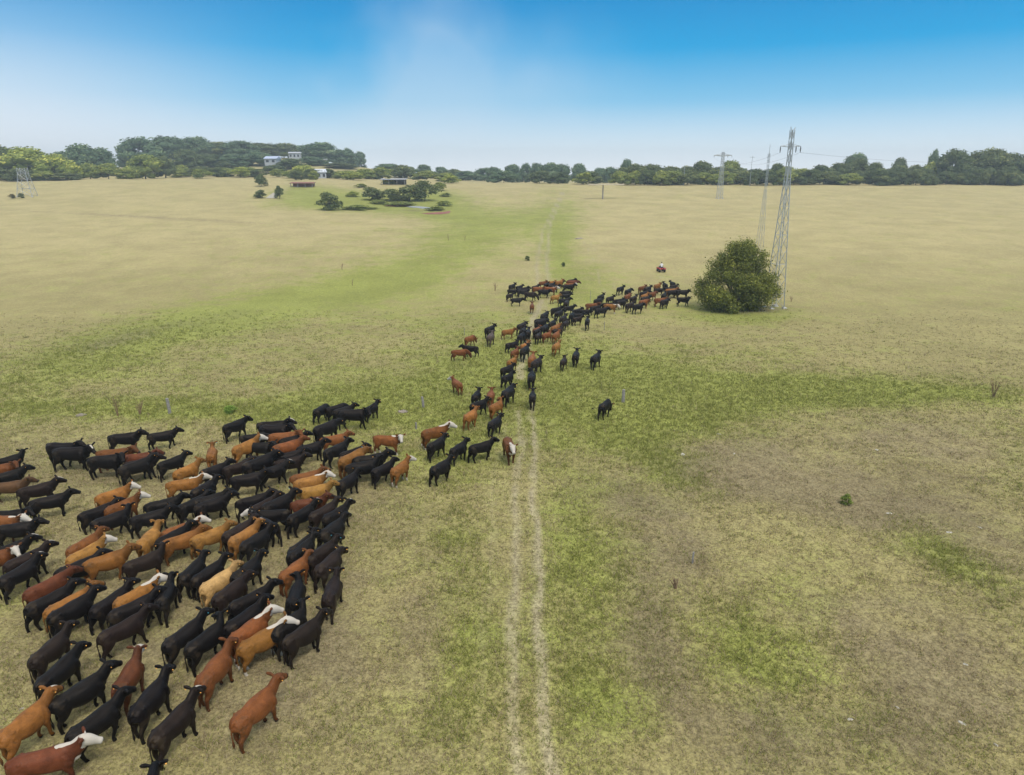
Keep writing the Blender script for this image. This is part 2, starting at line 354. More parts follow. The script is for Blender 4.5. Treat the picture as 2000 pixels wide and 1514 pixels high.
# ------------------------------------------------------------------ standing grass near the viewer
def build_grass():
    n = 225000
    D = 12 * (95 / 12) ** (rng.random(n) ** .85); X = (rng.random(n) * 2 - 1) * (D * .92 + 8); Y = D
    g, b, du = masks(X, Y)
    cl = .5 + .5 * np.sin(X * 1.3 + 2 * np.sin(Y * .7)) * np.sin(Y * 1.1 + 1.7 * np.sin(X * .9))
    keep = rng.random(n) < np.clip((95 - D) / 50, 0, 1) * np.clip((.35 + .55 * g + .25 * cl) * (1 - .8 * np.clip(du * 1.2, 0, 1)), .03, 1)
    X, Y, D, g, b, cl = X[keep], Y[keep], D[keep], g[keep], b[keep], cl[keep]; n = len(X)
    K = 6; far = .7 + D / 40
    x = np.repeat(X, K) + rng.normal(0, .045, n * K) * np.repeat(far, K); y = np.repeat(Y, K) + rng.normal(0, .045, n * K) * np.repeat(far, K)
    z = terrain(x, y) - .01
    big_ = 1 + 1.3 * np.repeat(rng.random(n) < .035, K); H = big_ * np.repeat((.055 + .05 * np.clip(g, 0, 1) + .035 * cl) * far ** .5, K) * rng.uniform(.5, 1.35, n * K)
    wd = np.repeat(.010 * far, K) * rng.uniform(.7, 1.3, n * K); an = rng.random(n * K) * 6.283; lean = rng.uniform(.2, 1.6, n * K) * H; la = rng.random(n * K) * 6.283
    dx, dy = np.cos(an) * wd, np.sin(an) * wd
    V = np.empty((n * K, 3, 3)); V[:, 0] = np.stack([x - dx, y - dy, z], 1); V[:, 1] = np.stack([x + dx, y + dy, z], 1)
    V[:, 2] = np.stack([x + np.cos(la) * lean, y + np.sin(la) * lean, z + H], 1)
    m, t, bs = newmat('grass_blades'); L = t.links
    me = mesh_fast('grass', V.reshape(-1, 3), np.arange(n * K * 3).reshape(-1, 3), m)
    gp = np.repeat(np.clip(g * .9 + .28 - .25 * b + (cl - .5) * .3, 0.05, .95), K); isg = rng.random(n * K) < gp
    s = rng.random((n * K, 1)); gr = np.array([.14, .165, .035]) * (1 - s) + np.array([.34, .34, .095]) * s
    tn = np.array([.25, .19, .11]) * (1 - s) + np.array([.43, .355, .22]) * s
    c = np.where(isg[:, None], gr, tn); c = np.repeat(c, 3, 0); c = np.hstack([c, np.ones((len(c), 1))])
    attr(me, 'tint', c, 'FLOAT_COLOR')
    a = N(t, 'ShaderNodeAttribute', attribute_name='tint'); L.new(a.outputs['Color'], bs.inputs['Base Color'])
    bs.inputs['Roughness'].default_value = .8; bs.inputs['Specular IOR Level'].default_value = .15
    tr = N(t, 'ShaderNodeBsdfTranslucent'); L.new(a.outputs['Color'], tr.inputs[0]); ms = N(t, 'ShaderNodeMixShader', inp={0: .3})
    L.new(bs.outputs[0], ms.inputs[1]); L.new(tr.outputs[0], ms.inputs[2]); L.new(ms.outputs[0], t.nodes['Material Output'].inputs[0])
    tag(link('grass', me), 'short mixed green and straw grass covering the near pasture', 'grass', kind='stuff')
build_grass()

# ------------------------------------------------------------------ cattle
M_COW, t, b = newmat('cow_coat'); L = t.links
oi = N(t, 'ShaderNodeObjectInfo'); tc = N(t, 'ShaderNodeTexCoord')
vadd = N(t, 'ShaderNodeVectorMath', operation='ADD'); L.new(tc.outputs['Object'], vadd.inputs[0])
sc_ = N(t, 'ShaderNodeMath', operation='MULTIPLY', inp={1: 37.0}); L.new(oi.outputs['Random'], sc_.inputs[0]); L.new(sc_.outputs[0], vadd.inputs[1])
n1 = N(t, 'ShaderNodeTexNoise', inp={'Scale': 3.2, 'Detail': 5.0, 'Roughness': .6, 'Distortion': .6}); L.new(vadd.outputs[0], n1.inputs['Vector'])
n2 = N(t, 'ShaderNodeTexNoise', inp={'Scale': 45.0, 'Detail': 3.0}); L.new(vadd.outputs[0], n2.inputs['Vector'])
mr1 = N(t, 'ShaderNodeMapRange', inp={1: .3, 2: .7, 3: .66, 4: 1.3}); L.new(n1.outputs[0], mr1.inputs[0])
mr2 = N(t, 'ShaderNodeMapRange', inp={1: .3, 2: .7, 3: .85, 4: 1.15}); L.new(n2.outputs[0], mr2.inputs[0])
mm = N(t, 'ShaderNodeMath', operation='MULTIPLY'); L.new(mr1.outputs[0], mm.inputs[0]); L.new(mr2.outputs[0], mm.inputs[1])
coat = N(t, 'ShaderNodeVectorMath', operation='SCALE'); L.new(oi.outputs['Color'], coat.inputs[0]); L.new(mm.outputs[0], coat.inputs['Scale'])
def at_(nm, ty='GEOMETRY'): return N(t, 'ShaderNodeAttribute', attribute_name=nm, attribute_type=ty).outputs['Fac']
cur = coat.outputs[0]
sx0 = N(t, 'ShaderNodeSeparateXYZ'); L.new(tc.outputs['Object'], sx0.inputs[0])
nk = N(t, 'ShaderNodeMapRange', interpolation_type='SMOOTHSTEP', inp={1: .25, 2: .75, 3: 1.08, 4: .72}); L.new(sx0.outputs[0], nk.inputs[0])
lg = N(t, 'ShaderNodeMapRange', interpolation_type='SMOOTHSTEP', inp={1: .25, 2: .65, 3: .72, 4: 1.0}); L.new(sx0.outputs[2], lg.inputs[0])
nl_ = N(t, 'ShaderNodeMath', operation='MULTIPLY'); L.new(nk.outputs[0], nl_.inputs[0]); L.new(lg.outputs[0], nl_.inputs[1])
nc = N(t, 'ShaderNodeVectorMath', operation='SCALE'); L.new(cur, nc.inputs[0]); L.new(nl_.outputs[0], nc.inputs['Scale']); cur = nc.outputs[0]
sx = N(t, 'ShaderNodeSeparateXYZ'); L.new(tc.outputs['Object'], sx.inputs[0])
rp = N(t, 'ShaderNodeMapRange', interpolation_type='SMOOTHSTEP', inp={1: -.3, 2: -.7, 3: 0, 4: 1}); L.new(sx.outputs[0], rp.inputs[0])
np_ = N(t, 'ShaderNodeMapRange', interpolation_type='SMOOTHSTEP', inp={1: .5, 2: .62, 3: 0, 4: .6}); L.new(n1.outputs[0], np_.inputs[0])
rm_ = N(t, 'ShaderNodeMath', operation='MULTIPLY'); L.new(rp.outputs[0], rm_.inputs[0]); L.new(np_.outputs[0], rm_.inputs[1])
ms_ = N(t, 'ShaderNodeMix', data_type='RGBA', inp={7: (.042, .030, .017, 1)}); L.new(cur, ms_.inputs[6]); L.new(rm_.outputs[0], ms_.inputs[0]); cur = ms_.outputs[2]
# darker muzzle, hooves and shaggy legs
dk = N(t, 'ShaderNodeMix', data_type='RGBA', inp={7: (.016, .013, .012, 1)}); L.new(cur, dk.inputs[6]); L.new(at_('darkpt'), dk.inputs[0]); cur = dk.outputs[2]
for msk, prop in (('m_face', 'white_face'), ('m_blaze', 'white_blaze'), ('m_crest', 'white_crest'), ('m_sock', 'white_socks')):
    k = N(t, 'ShaderNodeMath', operation='MULTIPLY'); L.new(at_(msk), k.inputs[0]); L.new(at_(prop, 'OBJECT'), k.inputs[1])
    ad = N(t, 'ShaderNodeMath', operation='ADD'); L.new(k.outputs[0], ad.inputs[0])
    nn = N(t, 'ShaderNodeMapRange', inp={1: .3, 2: .7, 3: -.25, 4: .25}); L.new(n1.outputs[0], nn.inputs[0]); L.new(nn.outputs[0], ad.inputs[1])
    st = N(t, 'ShaderNodeMapRange', interpolation_type='SMOOTHSTEP', inp={1: .45, 2: .6}); L.new(ad.outputs[0], st.inputs[0])
    mx = N(t, 'ShaderNodeMix', data_type='RGBA', inp={7: (.50, .45, .38, 1)}); L.new(cur, mx.inputs[6]); L.new(st.outputs[0], mx.inputs[0]); cur = mx.outputs[2]
L.new(cur, b.inputs['Base Color']); b.inputs['Roughness'].default_value = .5; b.inputs['Specular IOR Level'].default_value = .15; b.inputs['Specular Tint'].default_value = (1, .88, .78, 1)
bp = N(t, 'ShaderNodeBump', inp={'Strength': .35, 'Distance': .012}); L.new(n2.outputs[0], bp.inputs['Height']); L.new(bp.outputs[0], b.inputs['Normal'])
M_TAGY = plain('yellow_tag', (.9, .42, .08), .5, 0, .05); M_TAGB = plain('blue_tag', (.1, .45, .6), .5, 0, .05)

PITCHES = {'graze': (-42, -72), 'low': (2, -38), 'mid': (20, -32), 'up': (39, -26)}
def neck_frame(yaw, pit):
    el, hp = PITCHES[pit]; a = R(yaw)
    nb = Vector((.60, 0, 1.03)); L_ = .46 if pit != 'graze' else .64
    d1 = Vector((math.cos(a * .6) * math.cos(R(el)), math.sin(a * .6) * math.cos(R(el)), math.sin(R(el))))
    d0 = (d1 + Vector((1, 0, .0))).normalized()
    mid_ = nb + d0 * L_ * .42; poll = mid_ + d1 * L_ * .58
    hd = Vector((math.cos(a) * math.cos(R(hp)), math.sin(a) * math.cos(R(hp)), math.sin(R(hp))))
    return nb, mid_, poll, hd
STANCE = [(.02, -.04, .03, -.03), (.17, -.16, -.17, .14), (-.15, .17, .16, -.16), (-.05, .10, .14, -.08)]
def cow_solids(yaw, pit, st, tail, fat):
    m = MB(); P, r = smooth_path(
        [(-.85, 0, 1.04), (-.83, 0, 1.03), (-.74, 0, 1.0), (-.54, 0, .975), (-.30, 0, .93), (-.05, 0, .895), (.18, 0, .885), (.42, 0, .895), (.58, 0, .92), (.70, 0, .93), (.77, 0, .93)],
        [(.07, .08), (.16, .15), (.22, .215), (.255, .26), (.26, .29), (.285 * fat, .325 * fat), (.295 * fat, .34 * fat), (.265, .35), (.225, .33), (.15, .23), (.06, .10)], 3)
    m.tube(P, r, 20, sq=.82)
    m.tube(*smooth_path([(-.83, 0, 1.14), (-.5, 0, 1.18), (0, 0, 1.17), (.42, 0, 1.21), (.6, 0, 1.17)], [(.07, .06), (.13, .08), (.11, .08), (.10, .075), (.08, .09)], 3), n=8)
    for s in (-1, 1):   # hip and shoulder masses
        m.tube(*smooth_path([(-.36, s * .19, 1.12), (-.58, s * .15, .99), (-.76, s * .12, .80)], [(.05, .05), (.12, .15), (.10, .13)], 3), n=9)
        m.tube(*smooth_path([(.36, s * .14, 1.10), (.50, s * .20, .92), (.60, s * .17, .72)], [(.05, .08), (.10, .15), (.09, .11)], 3), n=9)
    for s in (-1, 1):
        m.tube([(-.64, s * .16, 1.13), (-.54, s * .19, 1.145), (-.44, s * .16, 1.13)], [.03, .062, .03], 8); m.tube([(-.85, s * .09, 1.06), (-.78, s * .10, 1.08)], [.04, .05], 8)
    nb, mid_, poll, hd = neck_frame(yaw, pit)
    m.tube(*smooth_path([(.34, 0, .97), nb - Vector((0, 0, .02)), mid_, poll - hd * .02, poll + hd * .06], [(.20, .27), (.18, .285), (.14, .235), (.115, .18), (.09, .12)], 4), n=12)
    m.tube(*smooth_path([(.56, 0, .84), (.71, 0, .80), (.80, 0, .87)], [(.13, .13), (.11, .13), (.05, .08)], 3), n=10)   # brisket
    P = [poll - hd * .09, poll - hd * .02, poll + hd * .08, poll + hd * .20, poll + hd * .34, poll + hd * .44, poll + hd * .475]
    m.tube(*smooth_path(P, [(.09, .10), (.135, .155), (.145, .172), (.122, .155), (.086, .108), (.092, .092), (.06, .055)], 3), n=12)
    side = hd.cross(Vector((0, 0, 1))).normalized(); upv = side.cross(hd)
    ears = []
    for s in (-1, 1):
        e0 = poll + side * s * .09 + upv * .07 - hd * .02; e1 = e0 + side * s * .12 + upv * .04 - hd * .05; e2 = e0 + side * s * .24 + upv * .05 - hd * .09
        m.tube([e0, e1, e2 - side * s * .04, e2], [(.032, .032), (.050, .066), (.042, .052), (.014, .016)], 8, up=tuple(upv))
        ears.append(e1 - upv * .02 + side * s * .05 - hd * .02)
    f = STANCE[st]
    for k, s in ((0, 1), (1, -1)):
        o = f[k]; lift = .0 if abs(o) < .12 else (.07 if o > 0 and st == 1 else 0)
        m.tube(*smooth_path([(.44, s * .13, .95), (.47 + o * .1, s * .165, .70), (.52 + o * .45 + (.05 if lift else 0), s * .145, .40 + lift * .4), (.49 + o * .9, s * .14, .15 + lift), (.52 + o, s * .14, .07 + lift), (.54 + o, s * .14, .01 + lift)],
               [(.12, .20), (.10, .15), (.066, .075), (.048, .05), (.055, .058), (.064, .076)], 3), n=9, up=(1, 0, 0))
    for k, s in ((2, 1), (3, -1)):
        o = f[k]
        m.tube(*smooth_path([(-.54, s * .12, 1.0), (-.58 + o * .1, s * .155, .80), (-.63 + o * .3, s * .15, .60), (-.74 + o * .6, s * .14, .43), (-.71 + o * .9, s * .135, .16), (-.68 + o, s * .135, .07), (-.66 + o, s * .135, .01)],
               [(.13, .24), (.135, .24), (.10, .155), (.062, .085), (.050, .054), (.057, .06), (.064, .076)], 3), n=9, up=(1, 0, 0))
    if tail == 1: T = [(-.82, 0, 1.12), (-.92, .06, 1.08), (-1.0, .22, 1.02), (-1.04, .42, 1.0), (-1.04, .56, .93), (-1.03, .62, .86)]
    else: T = [(-.78, 0, 1.18), (-.89, .0, 1.10), (-.92, .02, .80), (-.90, .03, .55), (-.89, .03, .38), (-.89, .03, .24)]
    m.tube(*smooth_path(T, [.045, .036, .026, .024, .044, .014], 4), n=7, up=(1, 0, 0))
    return m, poll, hd, upv, ears
def seg(V, a, b):
    a = np.array(a); b = np.array(b); d = b - a; t_ = ((V - a) @ d) / (d @ d); return t_, np.linalg.norm(V - a - np.clip(t_, 0, 1)[:, None] * d, axis=1)
cache = {}
def want(key): cache.setdefault(key, None)
def build_variants(voxel):
    tmp = []
    for key in cache:
        if cache[key] is not None: continue
        m, poll, hd, upv, ears = cow_solids(*key[:5]); lod = key[5]
        o = link('tmp', mesh_np('tmp', m.V, m.F)); rm = o.modifiers.new('r', 'REMESH'); rm.mode = 'VOXEL'; rm.voxel_size = voxel[lod]; rm.use_smooth_shade = True
        sm = o.modifiers.new('s', 'SMOOTH'); sm.factor = .5; sm.iterations = 2 if lod == 0 else 1
        tmp.append((key, o, poll, hd, upv, ears))
    dg = bpy.context.evaluated_depsgraph_get(); dg.update()
    for key, o, poll, hd, upv, ears in tmp:
        me = bpy.data.meshes.new_from_object(o.evaluated_get(dg)); me.name = 'cow_body'
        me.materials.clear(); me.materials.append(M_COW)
        me.polygons.foreach_set('use_smooth', [True] * len(me.polygons))
        n = len(me.vertices); V = np.empty(n * 3); me.vertices.foreach_get('co', V); V = V.reshape(-1, 3)
        P0 = np.array(poll); H = np.array(hd); U = np.array(upv); S = np.cross(H, U); q = V - P0; a = q @ H; u = q @ U; s = q @ S
        onhead = (a > -.07) & (a < .6) & (np.abs(s) < .18) & (np.abs(u) < .2) & (V[:, 0] > .55)
        face = np.where(onhead, np.clip((a + .06) * 14 + np.clip(u, -.1, .1) * 3, 0, 1), 0) * np.where(np.abs(s) < .165, 1, 0)
        eye = np.where(onhead & (np.abs(a - .15) < .035) & (np.abs(u - .045) < .03) & (np.abs(s) > .085), 1, 0)
        blaze = np.where(onhead & (u > .02) & (a > -.02), np.clip(1.6 - np.abs(s) / .04, 0, 1), 0) * np.clip(1.4 - np.abs(a - .1) * 5, 0, 1)
        t1, d1 = seg(V, (.34, 0, 1.25), np.array(poll) + U * .13)
        crest = np.clip(1.5 - d1 / .075, 0, 1) * (V[:, 2] > .9)
        brisk = np.clip(1.5 - np.linalg.norm((V - np.array((.74, 0, .74))) * (1, .8, 1), axis=1) / .13, 0, 1); crest = np.maximum(crest, brisk)
        sock = np.clip((.30 - V[:, 2]) * 8, 0, 1) * (V[:, 0] < .8); bel = np.clip((.60 - V[:, 2]) * 14, 0, 1) * (np.abs(V[:, 0]) < .34); sock = np.maximum(sock, bel)
        if key[3] == 0: sock = np.maximum(sock, np.clip((-.84 - V[:, 0]) * 30, 0, 1) * (V[:, 2] < .45))
        dark = np.where(onhead & (a > .39), .9, 0) + eye + np.where(V[:, 2] < .06, .9, 0) + np.where((V[:, 0] < -.80) & (V[:, 2] < .5), .35, 0)
        for nm, v in (('m_face', face), ('m_blaze', blaze), ('m_crest', crest), ('m_sock', sock), ('darkpt', np.clip(dark, 0, 1))): attr(me, nm, v)
        cache[key] = (me, ears, upv, hd)
        om = o.data; bpy.data.objects.remove(o); bpy.data.meshes.remove(om)

REG = {'A': (0, 820, 5), 'B': (300, 800, 5), 'C': (0, 1000, 5), 'D': (350, 950, 5), 'E': (0, 1214, 5), 'F': (350, 1214, 5), 'G': (580, 740, 4.4444),
       'H': (860, 620, 5.2632), 'I': (960, 530, 9.0909), 'J': (1120, 530, 8.3333)}
# every animal: view tile, tail head, withers, head, coat + markings
HERD = """
A 465 245 680 240 785 210 K|A 520 300 780 280 900 285 Kb|A 1055 150 1280 120 1390 100 K|A 1455 115 1630 80 1705 55 K|A 945 310 1200 280 1310 280 R|A 1196 335 1430 300 1540 305 M
A 1215 395 1430 350 1545 350 D|A 1160 450 1390 370 1490 375 K|A 1550 395 1720 330 1810 315 K|A 1690 480 1870 400 1935 370 O|A 855 375 1110 345 1200 390 K|A -60 370 110 320 205 325 K
A -120 430 20 400 100 405 R|A -100 530 120 470 240 455 K|A -90 600 150 560 260 545 B|A 180 655 430 590 560 555 Db|A 275 760 560 690 720 690 K|A 955 710 1160 640 1245 605 Ow
A 795 870 1010 790 1120 735 K|A 1040 830 1250 740 1360 730 Rw|A 945 940 1130 870 1220 860 K|A 1460 790 1640 740 1735 700 K|A 1280 920 1530 850 1650 850 K|A 1625 580 1870 530 1985 550 Owc
A -100 870 160 840 270 850 K|A -100 920 100 915 205 940 Rwc|A -60 1010 230 960 390 980 K|A -60 1230 90 1170 200 1150 Kb|A -190 1290 -80 1250 5 1300 Rw|A 75 1350 310 1240 450 1190 Db
A 650 1220 880 1090 1010 1065 R|A 655 1310 900 1180 1080 1140 Tw|A 565 1420 830 1310 980 1250 K|A 850 1350 1110 1260 1240 1200 O|A 1375 1150 1470 1050 1525 1015 T|A 1220 1370 1480 1260 1590 1220 D
A 1545 1130 1740 1030 1830 950 K|A 1610 1150 1830 1070 1920 970 O|A 1860 1110 2120 1010 2230 1020 T|A 1590 1050 1830 960 1975 960 Rwc
B 550 400 560 345 562 315 O|B 680 150 840 90 910 100 K|B 1020 135 1230 115 1340 125 Kb|B 1035 170 1260 160 1360 185 K|B 840 240 1040 210 1110 310 K|B 900 310 1090 300 1175 360 K
B 775 365 950 290 1055 280 Ow|B 1125 245 1350 220 1440 230 R|B 1235 270 1410 225 1495 215 K|B 1170 340 1370 285 1470 285 R|B 1565 185 1740 120 1820 125 K|B 1645 250 1810 215 1900 190 R
B 1670 390 1830 320 1905 300 K|B 1400 350 1590 300 1685 310 K|B 870 455 1080 410 1190 385 K|B 1185 420 1380 375 1465 370 K|B 690 540 870 480 990 465 D|B 870 540 1100 450 1190 430 K
B 450 570 650 500 740 485 K|B 1180 480 1390 430 1480 450 D|B 1040 570 1220 510 1330 510 Kb|B 745 650 990 600 1100 600 K|B 385 760 530 680 640 640 K|B 240 910 430 820 555 780 K
B 430 890 630 820 735 780 K|B 430 850 590 800 690 760 K|B 830 860 1030 800 1135 755 K|B 960 920 1110 840 1220 810 D|B 1060 920 1280 820 1360 775 K|B 1350 620 1550 570 1650 545 R
B 1390 670 1590 615 1715 605 Twc|B 1420 750 1640 700 1760 690 T|B 1345 880 1590 830 1710 800 M|B 1340 1010 1490 920 1590 880 Kbt|B 1530 990 1710 890 1810 855 D|B 1660 1010 1830 910 1915 865 Kb
B 1640 1150 1780 1050 1830 985 K|B 880 1260 1040 1160 1130 1120 K|B 780 1210 920 1120 985 1055 Tb|B 715 1170 870 1080 950 1000 D|B 1180 1090 1050 1020 935 975 Kb|B 1200 960 1110 950 1050 960 Kw
B 1335 1330 1490 1210 1560 1150 K|B 1520 1390 1690 1280 1770 1210 D
C 15 590 230 460 400 400 Kb|C 255 720 530 580 740 550 M|C 275 860 550 720 740 640 K|C 475 900 740 760 980 680 O|C 490 960 770 800 965 730 K|C 960 850 1110 740 1280 650 K
C 1190 800 1370 690 1495 600 Owc|C 1115 920 1360 800 1480 700 K|C 1565 800 1620 680 1632 570 K|C 985 1140 1270 980 1430 890 D|C 300 1370 540 1160 710 1070 D
D 30 820 150 700 270 640 K|D 190 810 310 720 400 650 K|D 260 900 420 790 515 735 L|D 540 820 700 690 820 630 K|D 385 1010 540 890 680 870 D|D 545 1080 750 970 895 880 K
D 505 1290 680 1160 820 1030 K|D 550 1400 730 1260 805 1150 Rwcs|D 670 1460 840 1350 960 1265 Owcs|D 985 1330 1110 1220 1190 1140 K|D 1060 1440 1270 1290 1400 1215 D|D 1100 1040 1140 920 1105 845 K
D 1020 790 1160 680 1245 590 R|D 1080 620 1230 500 1315 410 K|D 1280 640 1440 530 1525 475 D|D 1350 760 1500 620 1615 640 D|D 1450 1010 1500 880 1525 810 D|D -80 1430 80 1300 190 1210 K|D 150 1470 290 1350 385 1270 K
E 380 520 620 300 775 260 K|E 10 1040 310 780 455 700 Ob|E 545 700 850 500 1035 350 K|E 690 1010 1000 770 1170 660 K|E 100 1300 560 1160 890 1105 Mwc|E 1160 550 1260 370 1305 240 Mw
E 1330 780 1490 580 1575 445 K|E 1500 1040 1750 780 1935 675 Db|E 1400 1720 1425 1580 1470 1440 K
F 230 480 370 300 495 190 R|F 600 840 780 660 950 525 R
G 150 250 230 205 268 265 Kg|G 272 225 370 195 402 240 Kg|G 320 250 440 215 490 190 K|G 365 290 550 275 618 300 K|G 590 240 665 195 715 170 K|G 400 620 510 580 573 540 K
G 375 700 530 625 605 630 O|G 670 485 840 480 905 510 Rwcs|G 490 690 700 650 800 650 K|G 430 740 630 700 690 680 K|G 665 760 780 700 840 680 K|G 830 760 920 690 935 615 Ows
G 360 870 470 800 510 750 K|G 1090 455 1250 410 1330 415 Rwcs|G 1150 550 1235 500 1272 460 K|G 1350 580 1425 530 1455 490 K|G 1510 560 1640 520 1705 490 K|G 1175 750 1280 690 1302 645 K
G 1820 500 1855 550 1885 585 Rwc
H 465 120 530 95 550 90 K|H 495 195 525 165 530 150 N|H 275 190 315 175 340 240 Rg|H 350 285 290 275 262 285 K|H 150 320 220 310 255 400 Rg|H 640 120 725 105 755 110 O
H 790 90 860 60 880 60 D|H 825 125 860 100 875 95 K|H 880 160 905 120 915 110 K|H 800 200 850 165 870 140 K|H 700 250 755 235 772 235 K|H 835 265 885 240 905 240 O
H 740 335 780 310 785 295 R|H 835 340 885 305 910 285 K|H 705 425 750 400 760 380 O|H 640 500 710 475 730 460 K|H 650 590 710 560 738 550 K|H 925 430 950 385 952 355 O
H 955 460 1010 425 1028 410 D|H 930 610 942 565 925 550 K|H 650 770 720 715 750 705 K|H 945 790 950 750 948 735 K|H 345 785 380 740 395 725 K|H 505 775 520 730 520 705 R
H 320 865 430 825 480 840 K|H 545 875 590 845 610 840 O|H 255 990 335 935 360 905 O|H 510 1055 585 1000 622 950 K|H 200 650 155 615 158 580 Rw|H 1165 285 1205 255 1235 250 O
H 1255 420 1275 395 1275 385 D|H 1380 395 1400 350 1412 328 K|H 1560 415 1615 375 1635 352 K|H 1650 890 1715 840 1725 900 Kgt
I 320 260 390 225 425 210 K|I 450 250 515 225 550 225 K|I 315 310 400 300 450 300 K|I 440 320 610 285 680 285 K|I 430 350 620 330 665 340 K|I 270 400 350 375 385 360 D
I 350 475 490 465 570 500 K|I 590 385 740 385 810 420 Dg|I 735 250 795 225 820 205 K|I 860 180 930 160 965 155 R|I 945 210 990 180 1010 160 K|I 1020 160 1080 150 1105 155 O
I 1020 215 1090 190 1130 190 K|I 1155 165 1240 150 1300 140 K|I 1130 195 1235 165 1275 150 O|I 1350 150 1450 135 1500 135 K|I 1320 170 1490 165 1560 190 M|I 1300 205 1430 200 1500 195 Rw
I 735 285 880 280 960 270 R|I 945 295 1100 290 1190 300 Rwc|I 800 335 1000 330 1055 345 K|I 1015 240 1150 235 1230 240 K|I 1240 250 1430 240 1520 240 K|I 1220 345 1340 330 1400 380 K
I 1240 395 1360 375 1410 400 K|I 1060 440 1170 410 1225 410 T|I 1200 485 1340 465 1410 470 K|I 1300 560 1345 510 1370 500 D|I 1290 625 1420 600 1470 615 K|I 715 620 720 575 722 565 Rbs
I 1045 670 1200 640 1245 640 K|I 1110 740 1240 695 1310 680 K|I 880 785 970 740 1000 735 K|I 770 850 910 825 985 820 K|I 785 895 930 860 1010 890 K|I 1015 930 1110 880 1140 860 K
I 1200 840 1310 785 1350 750 D|I 1290 890 1335 855 1350 830 D|I 1390 800 1440 745 1440 720 K|I 1480 800 1555 780 1600 800 D|I 1450 740 1570 730 1620 740 K|I 1620 670 1690 660 1720 680 K
I 1450 680 1560 650 1605 655 K|I 1695 890 1705 845 1712 830 K|I 775 990 820 965 860 960 Rb|I 890 1010 970 960 1010 985 K|I 1065 1000 1170 955 1230 955 O|I 1120 1010 1210 985 1240 980 D
I 945 1080 1005 1055 1030 1050 R|I 1100 1115 1170 1070 1200 1050 R|I 780 1020 840 990 860 970 K|I 800 1110 845 1070 860 1050 D
J 700 280 800 250 830 245 K|J 820 330 925 290 970 300 Kb|J 1070 260 1145 235 1165 225 R|J 1160 280 1235 250 1265 250 K|J 1070 350 1195 325 1260 320 K|J 1320 230 1390 200 1410 195 O
J 1520 225 1480 190 1460 185 K|J 1650 175 1600 150 1588 140 K|J 1590 215 1655 200 1685 205 D|J 1320 270 1430 260 1470 275 K|J 1500 270 1640 262 1690 270 K|J 1500 305 1640 290 1700 290 O
J 1530 325 1670 305 1720 320 K|J 1690 320 1830 310 1890 325 K|J 1445 390 1490 350 1490 325 K|J 1690 440 1845 430 1885 445 K|J 1220 365 1315 340 1345 345 R|J 1100 405 1185 375 1235 375 O
J 1080 435 1220 410 1255 400 K|J 400 415 470 380 505 375 K|J 330 475 440 440 490 430 K|J 545 425 625 400 650 400 D|J 660 445 765 430 805 435 K|J 830 405 905 375 935 375 R
J 930 435 1005 405 1035 395 D|J 1060 485 1190 460 1245 480 R|J 1310 450 1470 440 1540 455 R|J 1420 485 1520 460 1560 470 K|J 480 500 600 490 640 500 K|J 710 495 815 470 850 480 K
J 200 540 360 525 420 530 R|J 280 575 400 550 460 540 K|J 490 540 665 540 745 570 Owcs|J 360 625 500 600 560 610 K|J 860 545 950 515 980 500 D|J 960 565 1105 535 1160 545 K
"""
COATS = {'K': ((.0068, .0056, .0056), 'black'), 'D': ((.016, .010, .008), 'brownish-black'), 'R': ((.165, .058, .017), 'red-brown'), 'M': ((.115, .036, .015), 'dark red'),
         'O': ((.235, .098, .023), 'orange-brown'), 'T': ((.30, .145, .035), 'golden-tan'), 'L': ((.44, .25, .10), 'pale tan'), 'B': ((.11, .055, .026), 'dull brown'), 'N': ((.075, .052, .042), 'grey-brown')}
cows = []
for line in HERD.strip().replace('\n', '|').split('|'):
    f = line.split(); ox, oy, k = REG[f[0]]; q = [float(v) for v in f[1:7]]
    P = [(ox + q[i] / k, oy + q[i + 1] / k) for i in (0, 2, 4)]; code, fl = f[7][0], f[7][1:]
    r_ = ground(*P[0], 1.17); w_ = ground(*P[1], 1.24)
    d = (w_ - r_); d.z = 0; dist_ = d.length
    sc = min(max(dist_ / 1.25, .86), 1.04)
    yaw = math.atan2(d.y, d.x)
    c = (r_ + w_) / 2; vis_mid = r_ * .345 + w_ * .655; base = Vector((vis_mid.x, vis_mid.y, 0))
    base.z = float(terrain(base.x, base.y)) - .015
    M = Matrix.Translation(base) @ Matrix.Rotation(yaw, 4, 'Z') @ Matrix.Scale(sc, 4)
    best = None; rl = math.degrees((yaw - math.atan2(base.y, base.x) + math.pi) % (2 * math.pi) - math.pi)
    for ny in (-70, -35, 0, 35, 70):
        for pt in (('graze',) if 'g' in fl else ('low', 'mid', 'up')):
            nb, mid_, poll, hd = neck_frame(ny, pt); h = M @ (poll + hd * .17)
            x, y = project(h.x, h.y, h.z); e_ = math.hypot(x - P[2][0], y - P[2][1]) * h.y / 30 + abs(ny) * .05
            if abs(rl) < 135: e_ += (14 if 'w' in fl or 'b' in fl else 6) * (1 if (ny > 0 and rl < -15) or (ny < 0 and rl > 15) else 0)
            if 'w' in fl and abs(rl) < 75 and ny == 0: e_ += 7
            if best is None or e_ < best[0]: best = (e_, ny, pt)
    lod = 0 if base.y < 62 else 1
    st = random.choice((0, 3, 1, 2) if base.y < 60 else (0, 1, 2, 1, 2, 3))
    key = (best[1], best[2], st, 1 if 't' in fl else 0, random.choice((.97, 1.05)) if lod == 0 else 1.0, lod)
    want(key); cows.append(dict(key=key, M=(base, yaw, sc), code=code, fl=fl, P=P, y=base.y))
build_variants({0: .023, 1: .032})
